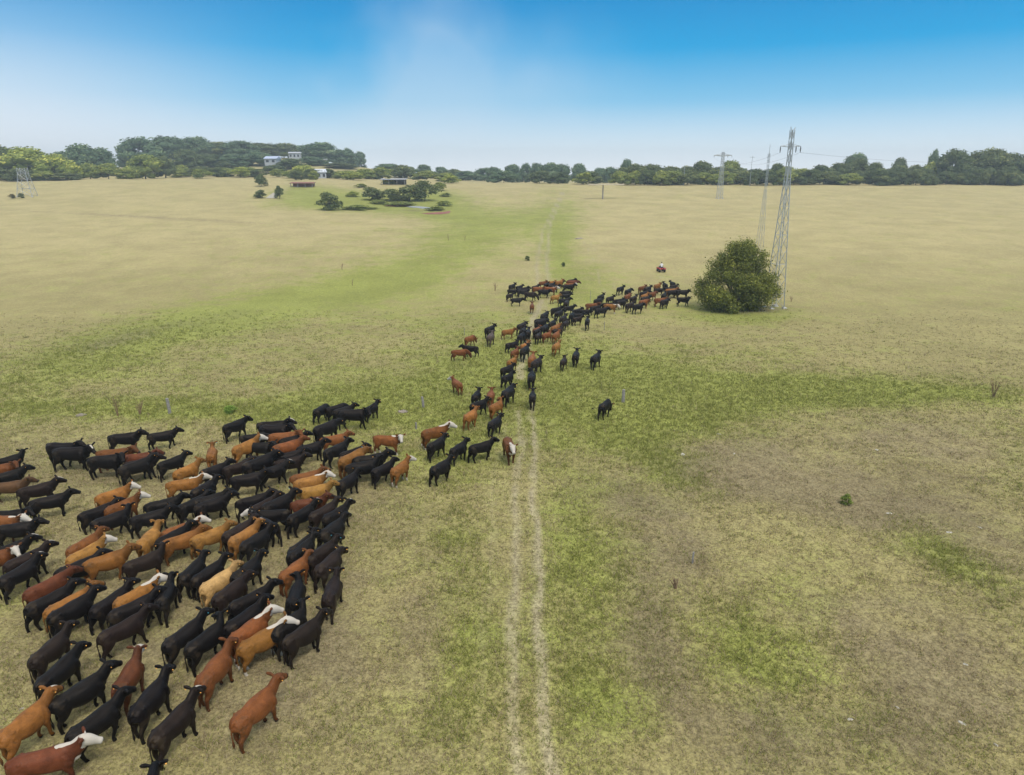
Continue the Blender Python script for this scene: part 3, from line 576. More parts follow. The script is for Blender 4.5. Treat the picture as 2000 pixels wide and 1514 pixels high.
# tag mesh
tm = MB(); tm.box((0, 0, -.03), (.012, .042, .055), taper=.8); tm.box((0, 0, .006), (.02, .022, .02))
TAGS = [mesh_np('ear_tag', tm.V, tm.F, M_TAGY), mesh_np('ear_tag', tm.V, tm.F, M_TAGB)]
def describe(c):
    base, yaw, sc = c['M']; vx = math.atan2(base.y, base.x); rel = math.degrees((yaw - vx + math.pi) % (2 * math.pi) - math.pi)
    if abs(rel) < 28: v = 'seen from behind'
    elif abs(rel) > 135: v = 'facing the camera'
    elif rel < 0: v = 'side-on facing right' if rel < -62 else 'angled away to the right'
    else: v = 'side-on facing left' if rel > 62 else 'angled away to the left'
    if 'g' in c['fl']: v = 'with its head down'
    mk = {True: 'white-faced '}.get('w' in c['fl'], ''); mk = mk or ('white-marked ' if 'b' in c['fl'] else '')
    return mk + COATS[c['code']][1] + ' cow', v
for c in cows: c['d'], c['v'] = describe(c)
def zone(c):
    x, y = c['P'][1]
    if y > 750 and x < 760 or y > 1000: return 'near herd'
    if y > 690: return 'track stragglers'
    if x > 1130 and y < 625: return 'bunch by the bush'
    if y < 600: return 'far bunch'
    return 'line on the track'
def near_of(c):
    x, y = c['P'][1]; o = []
    for k in cows:
        if k is c: continue
        dx, dy = x - k['P'][1][0], y - k['P'][1][1]; dd = math.hypot(dx, dy * 1.3) * c['y']
        rel = ('right of' if dx > 0 else 'left of') if abs(dx) > abs(dy) * 1.2 else ('in front of' if dy > 0 else 'behind')
        o.append((dd, rel, k['d'].replace(' cow', '') + ' one', k['code'] in 'KD' and not k['fl']))
    o.sort(key=lambda q: q[0]); near = o[:9]; near.sort(key=lambda q: (q[3], q[0])); return near
def sub(c):
    x, y = c['P'][1]; z = zone(c)
    if z == 'near herd': return 'near herd ' + ('rear' if y < 900 else 'upper middle' if y < 1020 else 'lower middle' if y < 1200 else 'bottom') + (' left' if x < 200 else ' centre' if x < 430 else ' right')
    if z == 'line on the track': return ('lower' if y > 650 else 'upper') + ' track line'
    if z == 'far bunch': return 'far bunch ' + ('left' if x < 1040 else 'right')
    if z == 'bunch by the bush': return ('left' if x < 1220 else 'right') + ' half of bush bunch'
    return z
for c in cows: c['near'] = near_of(c)
def fits(o, v, prs, sz):
    return (v is None or o['v'] == v) and (sz is None or sub(o) == sz) and all(any(n_[1] == r_ and n_[2] == d_ for n_ in o['near']) for r_, d_ in prs)
used = {}
for c in cows:
    same = [o for o in cows if o is not c and o['d'] == c['d']]; pairs = [(n_[1], n_[2]) for n_ in c['near']]; cand = [(c['v'], [], None), (c['v'], [], sub(c))]
    cand += [(c['v'], [p_], None) for p_ in pairs] + [(c['v'], [p_], sub(c)) for p_ in pairs]
    cand += [(c['v'], [p_, q_], None) for i, p_ in enumerate(pairs) for q_ in pairs[i + 1:] if q_ != p_]
    cand += [(c['v'], [p_, q_], sub(c)) for i, p_ in enumerate(pairs) for q_ in pairs[i + 1:] if q_ != p_]
    cand += [(None, [p_, q_, r_], None) for i, p_ in enumerate(pairs) for j, q_ in enumerate(pairs[i + 1:]) for r_ in pairs[i + j + 2:] if q_ != p_ and r_ not in (p_, q_)]
    lab = None; fb = None
    for v, prs, sz in cand:
        t_ = c['d'] + (' ' + v if v else '') + ''.join(', ' + a + ' ' + b for a, b in prs) + (', ' + sz if sz else '')
        if len(t_.split()) > 16 or t_ in used: continue
        if len(t_.split()) > 7 or len(prs) > 0: fb = t_
        if not any(fits(o, v, prs, sz) for o in same): lab = t_; break
    lab = lab or fb; used[lab] = 1; c['label'] = lab
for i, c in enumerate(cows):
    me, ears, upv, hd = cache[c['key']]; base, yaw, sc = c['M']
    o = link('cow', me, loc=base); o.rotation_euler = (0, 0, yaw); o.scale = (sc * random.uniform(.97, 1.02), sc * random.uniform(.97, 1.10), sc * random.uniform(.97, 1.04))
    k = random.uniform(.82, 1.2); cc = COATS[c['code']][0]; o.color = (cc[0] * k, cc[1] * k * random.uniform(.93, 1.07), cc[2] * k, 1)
    o['white_face'] = 1.0 if 'w' in c['fl'] else 0.0; o['white_blaze'] = 1.0 if 'b' in c['fl'] else 0.0
    o['white_crest'] = 1.0 if 'c' in c['fl'] else 0.0; o['white_socks'] = 1.0 if 's' in c['fl'] else 0.0
    tag(o, c['label'], 'cow', zone(c).replace('near herd', 'cattle in the near herd').replace('track stragglers', 'cattle straggling up the track')
        .replace('bunch by the bush', 'cattle bunched by the bush').replace('far bunch', 'cattle in the far bunch').replace('line on the track', 'cattle in line on the track'))
    if c['y'] < 48:
        which = random.choice(((0,), (1,), (0, 1), (0, 1)))
        for j in which:
            tg = link('ear_tag', TAGS[1 if random.random() < .08 else 0], o, ears[j]); tg.rotation_euler = hd.to_track_quat('X', 'Z').to_euler()
print('cows', len(cows), 'variants', len(cache))

# ------------------------------------------------------------------ foliage
def crown_mesh(name, nl, leaves, leaf, seed, mat, flat=1.0, core=True, droop=0.0):
    """unit crown: width 1, height 1, base at z=0; leaf clumps scattered over irregular lobes"""
    g = np.random.default_rng(seed); C = []; 
    for _ in range(nl):
        a = g.random() * 6.283; h = g.random() ** .8; rr = math.sqrt(max(0, 1 - (h * 1.05 - .30) ** 2 / .60)) * .36 * g.uniform(.35, 1.05)
        C.append((rr * math.cos(a), rr * math.sin(a), .05 + h * .76, g.uniform(.10, .19)))
    C = np.array(C); p = C[:, 3] ** 2; idx = g.choice(len(C), leaves, p=p / p.sum())
    d = g.normal(size=(leaves, 3)); d /= np.linalg.norm(d, axis=1)[:, None]; d[:, 2] = np.where(d[:, 2] < -.3, -d[:, 2], d[:, 2])
    rad = C[idx, 3] * g.uniform(.72, 1.12, leaves) * (1 + .18 * np.sin(d[:, 0] * 9 + idx) * np.sin(d[:, 1] * 8 + idx * 2))
    P = C[idx, :3] + d * rad[:, None] * np.array([1, 1, 1.15]); P[:, 2] = np.clip(P[:, 2], 0.0, 1)
    # leaf quads, facing roughly outwards
    nrm = d + g.normal(0, .55, (leaves, 3)); nrm /= np.linalg.norm(nrm, axis=1)[:, None]
    a = np.cross(nrm, g.normal(size=(leaves, 3))); a /= np.linalg.norm(a, axis=1)[:, None]; b_ = np.cross(nrm, a)
    s = leaf * g.uniform(.55, 1.3, (leaves, 1)); a *= s; b_ *= s * g.uniform(.5, .9, (leaves, 1))
    Q = np.stack([P - a, P - b_ * .9 + a * .15, P + a, P + b_], 1).reshape(-1, 3)
    Fq = np.arange(leaves * 4).reshape(-1, 4)
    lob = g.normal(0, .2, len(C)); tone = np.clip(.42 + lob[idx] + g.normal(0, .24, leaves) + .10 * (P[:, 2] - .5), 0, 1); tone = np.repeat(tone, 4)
    if core:
        V0 = []; F0 = []
        for cx, cy, cz, r in C:
            b0 = len(V0)
            for i in range(5):
                th = math.pi * (i + .5) / 5
                for k in range(7): V0.append((cx + .74 * r * math.sin(th) * math.cos(k * .8976), cy + .74 * r * math.sin(th) * math.sin(k * .8976), max(.01, cz + .85 * r * math.cos(th))))
            for i in range(4):
                for k in range(7): F0.append((b0 + i * 7 + k, b0 + i * 7 + (k + 1) % 7, b0 + (i + 1) * 7 + (k + 1) % 7, b0 + (i + 1) * 7 + k))
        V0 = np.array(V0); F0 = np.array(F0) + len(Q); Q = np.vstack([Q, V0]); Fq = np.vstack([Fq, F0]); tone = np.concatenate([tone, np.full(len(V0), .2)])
    me = mesh_fast(name, Q, Fq, mat); attr(me, 'tone', tone); return me
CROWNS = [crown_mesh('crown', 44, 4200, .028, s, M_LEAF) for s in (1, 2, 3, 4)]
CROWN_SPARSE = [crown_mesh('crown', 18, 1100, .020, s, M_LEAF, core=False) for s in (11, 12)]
def trunk_mesh(seed, h=.35):
    g = random.Random(seed); m = MB()
    m.tube(*smooth_path([(0, 0, -.02), (.005, 0, h * .5), (-.01, .005, h), (0, 0, .7)], [.035, .026, .022, .008], 3), n=7)
    for k in range(6):
        a = k * 1.05 + g.random(); z = h * (.5 + .1 * k)
        m.tube(*smooth_path([(0, 0, z), (.09 * math.cos(a), .09 * math.sin(a), z + .12), (.24 * math.cos(a), .24 * math.sin(a), z + .26)], [.016, .011, .004], 3), n=5)
    return mesh_np('trunk', m.V, m.F, M_BARK, True)
TRUNKS = [trunk_mesh(s) for s in (1, 2)]
tree_n = 0; tree_labels = {}
def tree(base, w_, h, tint, label, group=None, cat='tree', sparse=False, crown=None, name='tree', wd=None):
    global tree_n; tree_n += 1
    r = empty(name, base, 0); k = crown or (CROWN_SPARSE[tree_n % 2] if sparse else CROWNS[tree_n % 4])
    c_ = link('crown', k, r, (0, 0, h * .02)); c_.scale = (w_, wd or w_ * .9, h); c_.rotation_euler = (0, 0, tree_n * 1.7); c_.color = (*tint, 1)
    t_ = link('trunk', TRUNKS[tree_n % 2], r); t_.scale = (h, h, h)
    if label in tree_labels: label += ' again'
    tree_labels[label] = 1; tag(r, label, cat, group); return r
def tree_px(px, ytop, D, wpx, tint, label, **k):
    b_ = at_depth(px, D); dep = D * CP + (ZC - b_.z) * SP
    d = ray(px, ytop); ztop = ZC + d[2] / d[1] * D; h = max(ztop - b_.z, 2.0) / .98
    return tree(b_, wpx * dep / F * 1.12, h, tint, label, **k)
G0 = (1.4, 1.4, 1.2); GY = (3.4, 3.1, 1.5); G_HAZE = (1.35, 1.65, 2.1); GD = (1.1, 1.2, 1.05); GL = (2.6, 2.45, 1.4)  # the blue tint puts distance haze into the leaf colour
# left margin to the hill: px, ytop, distance, width px, tint, words
TL = [(-40, 300, 352, 110, GL, 'pale olive tree'), (30, 298, 356, 90, G0, 'round-topped green tree'), (-15, 330, 338, 90, G0, 'low dark green tree'), (75, 283, 372, 80, G0, 'tall greyish-green tree'),
      (125, 288, 352, 120, GY, 'big yellow-green tree'), (168, 300, 348, 80, GY, 'yellowish round tree'), (60, 325, 336, 80, G0, 'low bushy dark tree'), (110, 330, 334, 70, G0, 'low green tree'), (150, 334, 336, 60, GL, 'small light green tree'),
      (200, 318, 348, 50, GY, 'small golden tree'), (225, 283, 420, 90, G_HAZE, 'dark blue-green tree'), (262, 290, 430, 60, G_HAZE, 'bluish tree'), (190, 296, 430, 60, G_HAZE, 'grey-blue rounded tree'), (235, 318, 356, 50, GL, 'small olive tree'),
      (268, 320, 356, 60, GL, 'squat olive tree'), (303, 330, 352, 50, GL, 'low pale bush-like tree'), (335, 302, 364, 70, GL, 'light green rounded tree'), (372, 304, 376, 50, G0, 'mid green tree'), (25, 320, 342, 70, GL, 'olive rounded tree'), (190, 338, 338, 70, G0, 'low dark hedge-like tree'),
      (330, 268, 480, 90, G_HAZE, 'broad dark tree on the hill'), (385, 266, 500, 110, G_HAZE, 'broad domed tree on the hill'), (430, 268, 510, 90, G_HAZE, 'high domed tree on the hill'), (470, 278, 520, 80, G0, 'greenish tree on the hill'),
      (510, 275, 520, 90, G_HAZE, 'wide crowned tree on the hill'), (550, 279, 540, 80, G0, 'olive crowned tree on the hill'), (590, 280, 550, 80, G0, 'dull green tree on the hill'), (655, 279, 540, 95, G_HAZE, 'large dome-shaped dark tree'),
      (620, 284, 560, 60, G_HAZE, 'dark tree behind the white house'), (690, 292, 540, 70, G_HAZE, 'dark tree right of the dome'), (410, 292, 460, 80, GD, 'dark lower slope tree'), (360, 295, 450, 70, G_HAZE, 'bluish slope tree'),
      (455, 300, 450, 80, GD, 'deep green slope tree'), (500, 300, 460, 80, G_HAZE, 'blue-green slope tree'), (545, 298, 470, 80, G_HAZE, 'dark slope tree'), (600, 310, 440, 60, GD, 'dark tree below the white house'), (640, 306, 470, 60, G_HAZE, 'slope tree under the dome'), (570, 322, 420, 60, GD, 'very dark tree by the blue-roofed house'),
      (705, 290, 600, 30, G_HAZE, 'thin tree at the ridge end'), (727, 297, 600, 30, G_HAZE, 'slim tree at the ridge end'), (690, 318, 460, 70, G0, 'green tree at the hill foot'),
      (400, 322, 400, 50, GL, 'light tree at the hill foot'), (440, 326, 390, 60, G0, 'mid green tree at the hill foot'), (480, 328, 392, 50, GL, 'pale tree at the hill foot'), (520, 326, 396, 50, GL, 'olive tree by the sheds'), (622, 322, 380, 55, GY, 'bright yellow-green tree'),
      (600, 334, 366, 40, GL, 'small bright tree'), (640, 330, 372, 45, G0, 'green tree left of the white house'), (668, 330, 376, 35, GD, 'dark tree beside the white house'), (700, 333, 372, 60, GL, 'olive hedge tree'), (735, 330, 380, 60, GL, 'broad olive tree'), (765, 328, 390, 50, GL, 'low wide olive tree'),
      (775, 320, 480, 70, G_HAZE, 'blue-grey far tree'), (800, 322, 420, 50, G0, 'green tree beside the smoke'), (815, 326, 430, 40, G_HAZE, 'dark tree beside the smoke'), (840, 322, 520, 40, G_HAZE, 'far bluish tree'), (870, 326, 560, 35, G_HAZE, 'round far bluish tree'), (895, 330, 520, 45, G0, 'low far green tree'), (845, 334, 400, 60, GL, 'low olive tree past the barn'),
      (880, 338, 390, 50, GL, 'squat olive tree past the barn'), (915, 334, 480, 50, G_HAZE, 'hazy far tree')]
for px, yt, D, wp, ti, la in TL:
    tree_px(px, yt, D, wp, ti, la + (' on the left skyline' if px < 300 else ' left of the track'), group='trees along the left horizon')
tree_px(585, 316, 446, 34, GD, 'dark tree half hiding the blue-roofed house', group='trees along the left horizon'); tree_px(596, 312, 470, 22, G_HAZE, 'slim bluish tree in front of the upper farmhouse', group='trees along the left horizon'); tree_px(640, 334, 350, 26, GL, 'light tree in front of the small tin-roofed house', group='trees along the left horizon')
TM = [(950, 328, 520, 50, G_HAZE), (968, 326, 460, 45, G_HAZE), (1000, 322, 470, 40, G_HAZE), (1025, 319, 480, 30, G_HAZE), (1045, 318, 470, 35, G_HAZE), (1068, 319, 440, 50, G_HAZE), (1090, 320, 450, 40, G_HAZE), (1120, 320, 460, 45, G_HAZE), (1140, 335, 352, 60, GD),
      (985, 334, 400, 60, G_HAZE), (1050, 334, 380, 60, GD), (1085, 336, 370, 50, GD), (1160, 328, 480, 40, G_HAZE), (1178, 326, 450, 40, G_HAZE), (1208, 311, 430, 30, G_HAZE), (1200, 328, 360, 45, G0), (1225, 321, 362, 60, G0), (1255, 321, 364, 60, G0), (1290, 326, 362, 60, G0), (1275, 334, 352, 50, GL),
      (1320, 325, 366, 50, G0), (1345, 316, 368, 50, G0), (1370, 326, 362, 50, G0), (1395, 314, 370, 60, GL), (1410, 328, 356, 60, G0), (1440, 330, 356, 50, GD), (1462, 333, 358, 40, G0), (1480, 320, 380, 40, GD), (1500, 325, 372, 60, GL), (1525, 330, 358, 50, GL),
      (1560, 322, 360, 60, GD), (1595, 318, 362, 60, G0), (1620, 301, 420, 55, G_HAZE), (1625, 310, 366, 60, G0), (1655, 318, 360, 50, GD), (1700, 309, 400, 40, GD), (1700, 324, 360, 50, G0), (1730, 322, 360, 50, G0), (1760, 292, 390, 28, G_HAZE), (1765, 318, 362, 60, GL),
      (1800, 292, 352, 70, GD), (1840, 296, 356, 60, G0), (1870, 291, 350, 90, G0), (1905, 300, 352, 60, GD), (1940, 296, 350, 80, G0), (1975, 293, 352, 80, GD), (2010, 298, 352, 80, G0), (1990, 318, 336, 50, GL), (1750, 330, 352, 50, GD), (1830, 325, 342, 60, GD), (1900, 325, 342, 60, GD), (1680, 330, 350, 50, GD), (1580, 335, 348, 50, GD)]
ORD = 'first second third fourth fifth sixth seventh eighth ninth tenth eleventh twelfth thirteenth fourteenth fifteenth sixteenth seventeenth eighteenth nineteenth twentieth'.split()
ORD += ['twenty-' + o for o in ORD[:9]] + ['thirtieth'] + ['thirty-' + o for o in ORD[:9]]
for k in range(34):
    px = 1195 + k * 24.5 + random.uniform(-7, 7); TM.append((px, random.uniform(330, 341), 341 + random.uniform(-3, 4), random.uniform(38, 60), random.choice((GD, G0, G0, GL, GD))))
w1 = {G_HAZE: 'bluish', GD: 'dark', G0: 'mid green', GL: 'olive'}; TM.sort(key=lambda q: q[0]); cnt = {}
for i, (px, yt, D, wp, ti) in enumerate(TM):
    side = 'on the centre horizon' if px < 1190 else ('in the tree line left of the tall pylon' if px < 1540 else 'in the tree line right of the tall pylon')
    q = (w1[ti], side); cnt[q] = cnt.get(q, -1) + 1
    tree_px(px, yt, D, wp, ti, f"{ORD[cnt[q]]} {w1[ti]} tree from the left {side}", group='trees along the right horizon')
# low scrub in the hedge below the trees
def shrub(px, py, wpx, hpx, tint, label, name='shrub', cat='shrub', crown=None):
    b_ = ground(px, py); dep = b_.y * CP + (ZC - b_.z) * SP
    return tree(b_, wpx * dep / F * 1.1, hpx * dep / F * 1.08, tint, label, name=name, cat=cat, crown=crown)
CB = [crown_mesh('crown', 30, 2800, .036, s, M_LEAF, core=False) for s in (21, 22)]
shrub(645, 410, 52, 32, G0, 'dark flat-topped thorn tree standing alone left of the pond', 'thorn_tree', 'tree', CB[0])
shrub(510, 364, 28, 20, GD, 'small round dark shrub above the other two in the left field', crown=CB[1])
shrub(508, 387, 26, 15, GD, 'low dark shrub left of the pale tarpaulin', crown=CB[0])
shrub(546, 388, 20, 22, GD, 'dark shrub right of the pale tarpaulin', crown=CB[1])
shrub(728, 391, 46, 24, G0, 'dark scrubby shrub left of the pond trees', crown=CB[0])
shrub(762, 392, 56, 20, G0, 'low dark green shrub between two larger pond shrubs', crown=CB[1])
shrub(800, 393, 54, 30, G0, 'dense green shrub above the pale pond water', crown=CB[0])
shrub(830, 392, 60, 34, G0, 'largest green shrub above the right end of the pond', crown=CB[1])
shrub(1030, 509, 11, 9, GD, 'tiny dark shrub on the left verge beyond the far cattle', crown=CB[0])
shrub(1100, 521, 9, 8, GD, 'tiny dark shrub on the right verge beyond the far cattle', crown=CB[1])
shrub(1652, 985, 24, 20, (1.8, 1.9, 1.0), 'small green shrub alone in the brown grass at right', crown=CB[0])
shrub(450, 806, 28, 13, (2.0, 2.5, 1.1), 'bright green tussock behind the near herd', 'grass_tussock', 'tussock', CB[1])
shrub(42, 387, 13, 9, GD, 'small dark shrub at the foot of the left pylon', crown=CB[0])
shrub(24, 388, 14, 8, (1.6, 1.1, .9), 'dry reddish shrub left of the left pylon', crown=CB[1])
for i, (px, py, a, b_) in enumerate([(600, 350, 24, 12), (868, 402, 36, 9), (850, 411, 40, 8), (780, 402, 70, 7), (700, 409, 70, 8), (905, 352, 24, 7), (1140, 360, 44, 22)]):
    shrub(px, py, a, b_, GL if i else G0, ('low olive clump ' + ('beside the far shed', 'at the pond tip', 'on the pond bank', 'above the pond', 'left of the pond', 'on the far brown slope', 'where the track meets the trees')[i]), crown=CB[i % 2])

for i, (px, py, a, b_) in enumerate([(352, 347, 40, 13), (395, 349, 46, 16), (432, 346, 40, 18), (470, 347, 44, 18), (505, 346, 36, 15), (545, 346, 40, 14), (578, 352, 34, 18), (690, 352, 50, 14), (735, 350, 50, 16), (760, 360, 30, 10), (705, 366, 26, 7), (858, 372, 34, 14), (880, 358, 40, 16), (925, 352, 44, 10), (870, 384, 26, 7), (690, 384, 30, 9), (740, 398, 40, 7), (960, 350, 30, 8)]):
    shrub(px, py, a, b_, random.choice((GL, GL, G0, GY)), f'{ORD[i]} small olive clump from the front left in the scrub below the hill', crown=CB[i % 2])

# the big bush
def big_bush():
    b_ = ground(1436, 603); dep = b_.y * CP + (ZC - b_.z) * SP; W = 150 * dep / F; H = 128 * dep / F
    g = np.random.default_rng(5); C = []
    for _ in range(150):
        a = g.random() * 6.283; h = g.random(); prof = np.interp(h, [0, .12, .4, .62, .82, 1], [.62, .96, .98, .78, .56, .2]); r = prof * .47 * math.sqrt(g.random())
        C.append((r * math.cos(a) + (.04 if h > .7 else 0), r * math.sin(a), .05 + h * .86, g.uniform(.055, .115)))
    for x, z in ((-.48, .38), (-.50, .28), (.50, .30), (.54, .22), (.46, .5), (-.40, .52), (-.1, .95), (.12, .97), (-.26, .82), (.30, .82)): C.append((x, g.uniform(-.1, .1), z, .06))
    C = np.array(C); n = 60000; p = C[:, 3] ** 2; idx = g.choice(len(C), n, p=p / p.sum()); d = g.normal(size=(n, 3)); d /= np.linalg.norm(d, axis=1)[:, None]
    rad = C[idx, 3] * (g.random(n) ** .45) * 1.25; P = C[idx, :3] + d * rad[:, None]
    spike = g.random(n) < .16; P[spike] += d[spike] * g.uniform(0, .09, (spike.sum(), 1))
    P = P * np.array([W, W, H]); P[:, 2] = np.maximum(P[:, 2], .05)
    nr = d + g.normal(0, .8, (n, 3)); nr[:, 2] += .3; nr /= np.linalg.norm(nr, axis=1)[:, None]; a = np.cross(nr, g.normal(size=(n, 3))); a /= np.linalg.norm(a, axis=1)[:, None]; b2 = np.cross(nr, a)
    s = g.uniform(.07, .17, (n, 1)); a *= s; b2 *= s * .5
    Q = np.stack([P - a, P - b2, P + a, P + b2], 1).reshape(-1, 3)
    lob = g.normal(0, .13, len(C)); tone = np.clip(.42 + lob[idx] + g.normal(0, .2, n), 0, 1)
    me = mesh_fast('crown', Q, np.arange(n * 4).reshape(-1, 4), M_BUSH); attr(me, 'tone', np.repeat(tone, 4))
    r = empty('bush', b_); link('crown', me, r); m = MB()
    for k in range(9):
        a_ = k * .7; q = .25 * W
        m.tube(*smooth_path([(.1 * math.cos(a_), .1 * math.sin(a_), -.1), (q * .3 * math.cos(a_), q * .3 * math.sin(a_), H * .25), (q * 1.2 * math.cos(a_), q * 1.2 * math.sin(a_), H * (.5 + .3 * g.random()))], [.16, .1, .03], 4), n=6)
    m.build('trunk', M_BARK, r, True); tag(r, 'big dense olive-green bush standing in the field beside the tall pylon', 'bush')
big_bush()

# ------------------------------------------------------------------ pylons
def lattice(base, bw, tw, H, levels, r, top=None):
    """one lattice tower: four legs, panels of cross bracing"""
    legs = []; m_l = []; root = empty('pylon', base, R(12)); zs = [H * (1 - (1 - k / levels) ** 1.15) for k in range(levels + 1)]
    wd = lambda z: bw + (tw - bw) * min(1, z / (H * .8)) ; C4 = ((-1, -1), (1, -1), (1, 1), (-1, 1))
    for cx, cy in C4:
        m = MB(); m.tube([(cx * wd(z) / 2, cy * wd(z) / 2, z) for z in zs], [r * 1.25] * len(zs), 4); m.build('leg', M_STEEL, root)
        f = MB(); f.box((cx * bw / 2, cy * bw / 2, 0), (.6, .6, .36), taper=.8); f.build('footing', M_CONC, root)
    m = MB()
    for i, (z0, z1) in enumerate(zip(zs[:-1], zs[1:])):
        for k in range(4):
            a, b_ = C4[k], C4[(k + 1) % 4]; w0, w1_ = wd(z0) / 2, wd(z1) / 2
            p = lambda c_, w_, z: (c_[0] * w_, c_[1] * w_, z)
            m.bar(p(a, w0, z0), p(b_, w1_, z1), r * .6); m.bar(p(b_, w0, z0), p(a, w1_, z1), r * .6)
            if i % 2 == 0: m.bar(p(a, w1_, z1), p(b_, w1_, z1), r * .6)
    m.build('bracing', M_STEEL, root); return root
def arms(root, z, span, r, drop=True, n=1):
    m = MB(); m.bar((-span, 0, z), (span, 0, z), r); m.bar((-span, 0, z), (0, 0, z + span * .18), r * .7); m.bar((span, 0, z), (0, 0, z + span * .18), r * .7)
    m.bar((-span, 0, z), (0, 0, z - span * .12), r * .6); m.bar((span, 0, z), (0, 0, z - span * .12), r * .6); m.build('crossarm', M_STEEL, root)
    if drop:
        for s in (-1, 0.55, 1):
            q = MB(); q.tube([(s * span, 0, z), (s * span, 0, z - .25), (s * span, 0, z - .5), (s * span, 0, z - .8)], [.03, .07, .07, .03], 8); q.build('insulator', M_GREYM, root)
def hgt(b_, ytop):
    d = ray(1000, ytop); return ZC + d[2] / d[1] * b_.y - b_.z
b1 = ground(1511, 601); H1 = hgt(b1, 254)
p1 = lattice(b1, 1.95, .42, H1, 13, .045); p1.rotation_euler = (0, R(-.5), R(14)); arms(p1, H1 * .915, 1.5, .035)
q = MB(); q.bar((-.2, 0, H1), (-.28, 0, H1 + .4), .05); q.bar((.2, 0, H1), (.4, 0, H1 + .3), .05); q.build('peak', M_STEEL, p1)
tag(p1, 'tallest galvanised lattice pylon, rising beside the big bush', 'pylon')
b2 = ground(1472, 590); H2 = hgt(b2, 300)
p2 = lattice(b2, 1.3, .22, H2, 11, .014); p2.rotation_euler = (0, 0, R(10)); q = MB(); q.bar((0, 0, H2 - .4), (0, 0, H2 + 1.2), .05, .02); q.build('spire', M_STEEL, p2)
tag(p2, 'slender pale lattice mast half hidden behind the big bush, left of the tall pylon', 'mast')
b3 = ground(1405, 388); H3 = hgt(b3, 297)
p3 = lattice(b3, 1.8, .8, H3, 9, .06); arms(p3, H3 * .93, 3.6, .12); tag(p3, 'distant pylon with a crossarm, left of the big bush and tall pylon', 'pylon')
b4 = ground(54, 384); H4 = hgt(b4, 328)
p4 = lattice(b4, 5.0, 2.6, H4, 4, .08); tag(p4, 'short open-topped lattice pylon base in the left field', 'pylon')
b5 = ground(1466, 366); 
def pole(px, py, ytop, r, label, arm=True):
    b_ = ground(px, py); h = hgt(b_, ytop); root = empty('power_pole', b_); m = MB(); m.bar((0, 0, -.2), (0, 0, h), r, r * .7, 8); m.build('pole', M_STEEL, root)
    if arm: m = MB(); m.box((0, 0, h - .5), (2.4, .14, .14)); m.build('crossarm', M_STEEL, root)
    tag(root, label, 'pole')
pole(1464, 364, 305, .11, 'thin pole with short crossarm in the tree line left of the tall pylon')
pole(1335, 362, 322, .13, 'thin pale pole against the trees above the quad bike', False)
# sagging power lines out of the tall pylon
def wire(a, b_, sag, label):
    P = [a.lerp(b_, t_) - Vector((0, 0, sag * 4 * t_ * (1 - t_))) for t_ in np.linspace(0, 1, 25)]
    m = MB(); m.tube([p for p in P], [.012] * 25, 4); o = m.build('power_line', M_GREYM); tag(o, label, 'cable', 'cables strung from the tall pylon')
tw = lambda root, p: root.matrix_world @ Vector(p)
bpy.context.view_layer.update()
ah = H1 * .915 - .8
wire(tw(p1, (-1.5, 0, ah)), tw(p3, (-3.6, 0, H3 * .93 - .8)), 2.0, 'left power line sagging from the tall pylon to the distant one')
wire(tw(p1, (1.5, 0, ah)), tw(p3, (3.6, 0, H3 * .93 - .8)), 2.0, 'middle power line sagging from the tall pylon to the distant one')
wire(tw(p1, (1.5, 0, ah)), Vector((190, 220, 24)), 4.0, 'power line leaving the tall pylon towards the right edge')

# ------------------------------------------------------------------ fence posts, weeds, stones
def post(px, py, ytop, r, lean, label, square=True):
    b_ = ground(px, py); h = hgt(b_, ytop); m = MB(); n = 8
    m.tube([(0, 0, -.2), (lean * .3 * h, 0, h * .5), (lean * h, 0, h - .02), (lean * h, 0, h)], [r, r * .95, r * .92, r * .7], n if square else 6)
    o = m.build('fence_post', M_POST, loc=b_, smooth=False); tag(o, label, 'post', 'old fence posts left standing in the grass')
post(332, 808, 778, .11, -.05, 'leaning grey wooden post behind the near herd on the left')
post(1217, 786, 761, .12, .0, 'stout grey wooden post right of the cow with its tail out')
post(827, 796, 775, .09, -.08, 'weathered post with a split top above the tan white-faced pair')
post(813, 838, 825, .06, 0, 'short thin post beside the white-faced red cow')
post(907, 655, 640, .035, 0, 'thin post behind the red cow left of the track', False)
post(1180, 646, 628, .035, 0, 'thin post right of the lone black cow', False)
post(1153, 590, 568, .03, 0, 'thin far post between the two distant bunches', False)
post(1352, 1100, 1078, .04, .04, 'small stake in the brown grass right of the track', False)
def weed(px, py, h, n, label, spread=.35, name='dry_weed'):
    b_ = ground(px, py); g = random.Random(int(px)); m = MB()
    for k in range(n):
        a = g.random() * 6.28; s = g.uniform(.1, 1) * spread * h; hh = h * g.uniform(.6, 1); x0, y0 = g.uniform(-.05, .05) * h, g.uniform(-.05, .05) * h
        tip = (x0 + math.cos(a) * s, y0 + math.sin(a) * s, hh); m.tube([(x0, y0, -.05), (x0 + (tip[0] - x0) * .4, y0 + (tip[1] - y0) * .4, hh * .5), tip], [.016, .012, .006], 4)
        for j in range(4):
            f = g.uniform(.4, .95); q0 = Vector((x0, y0, 0)).lerp(Vector(tip), f); m.bar(q0, q0 + Vector((g.uniform(-.18, .18), g.uniform(-.18, .18), g.uniform(.08, .25))) * h * .7, .01, .005)
    tag(m.build(name, M_DEAD, loc=b_), label, 'weed', 'dead weed stalks in the pasture')
weed(230, 812, 1.6, 9, 'tallest dry brown weed left of the leaning post')
weed(274, 810, 1.0, 12, 'short dry bushy weed beside the leaning post')
weed(668, 527, 1.3, 8, 'dry weed clump in the left field near the green swale')
weed(688, 558, 1.3, 5, 'lone dry weed below the other swale clump')
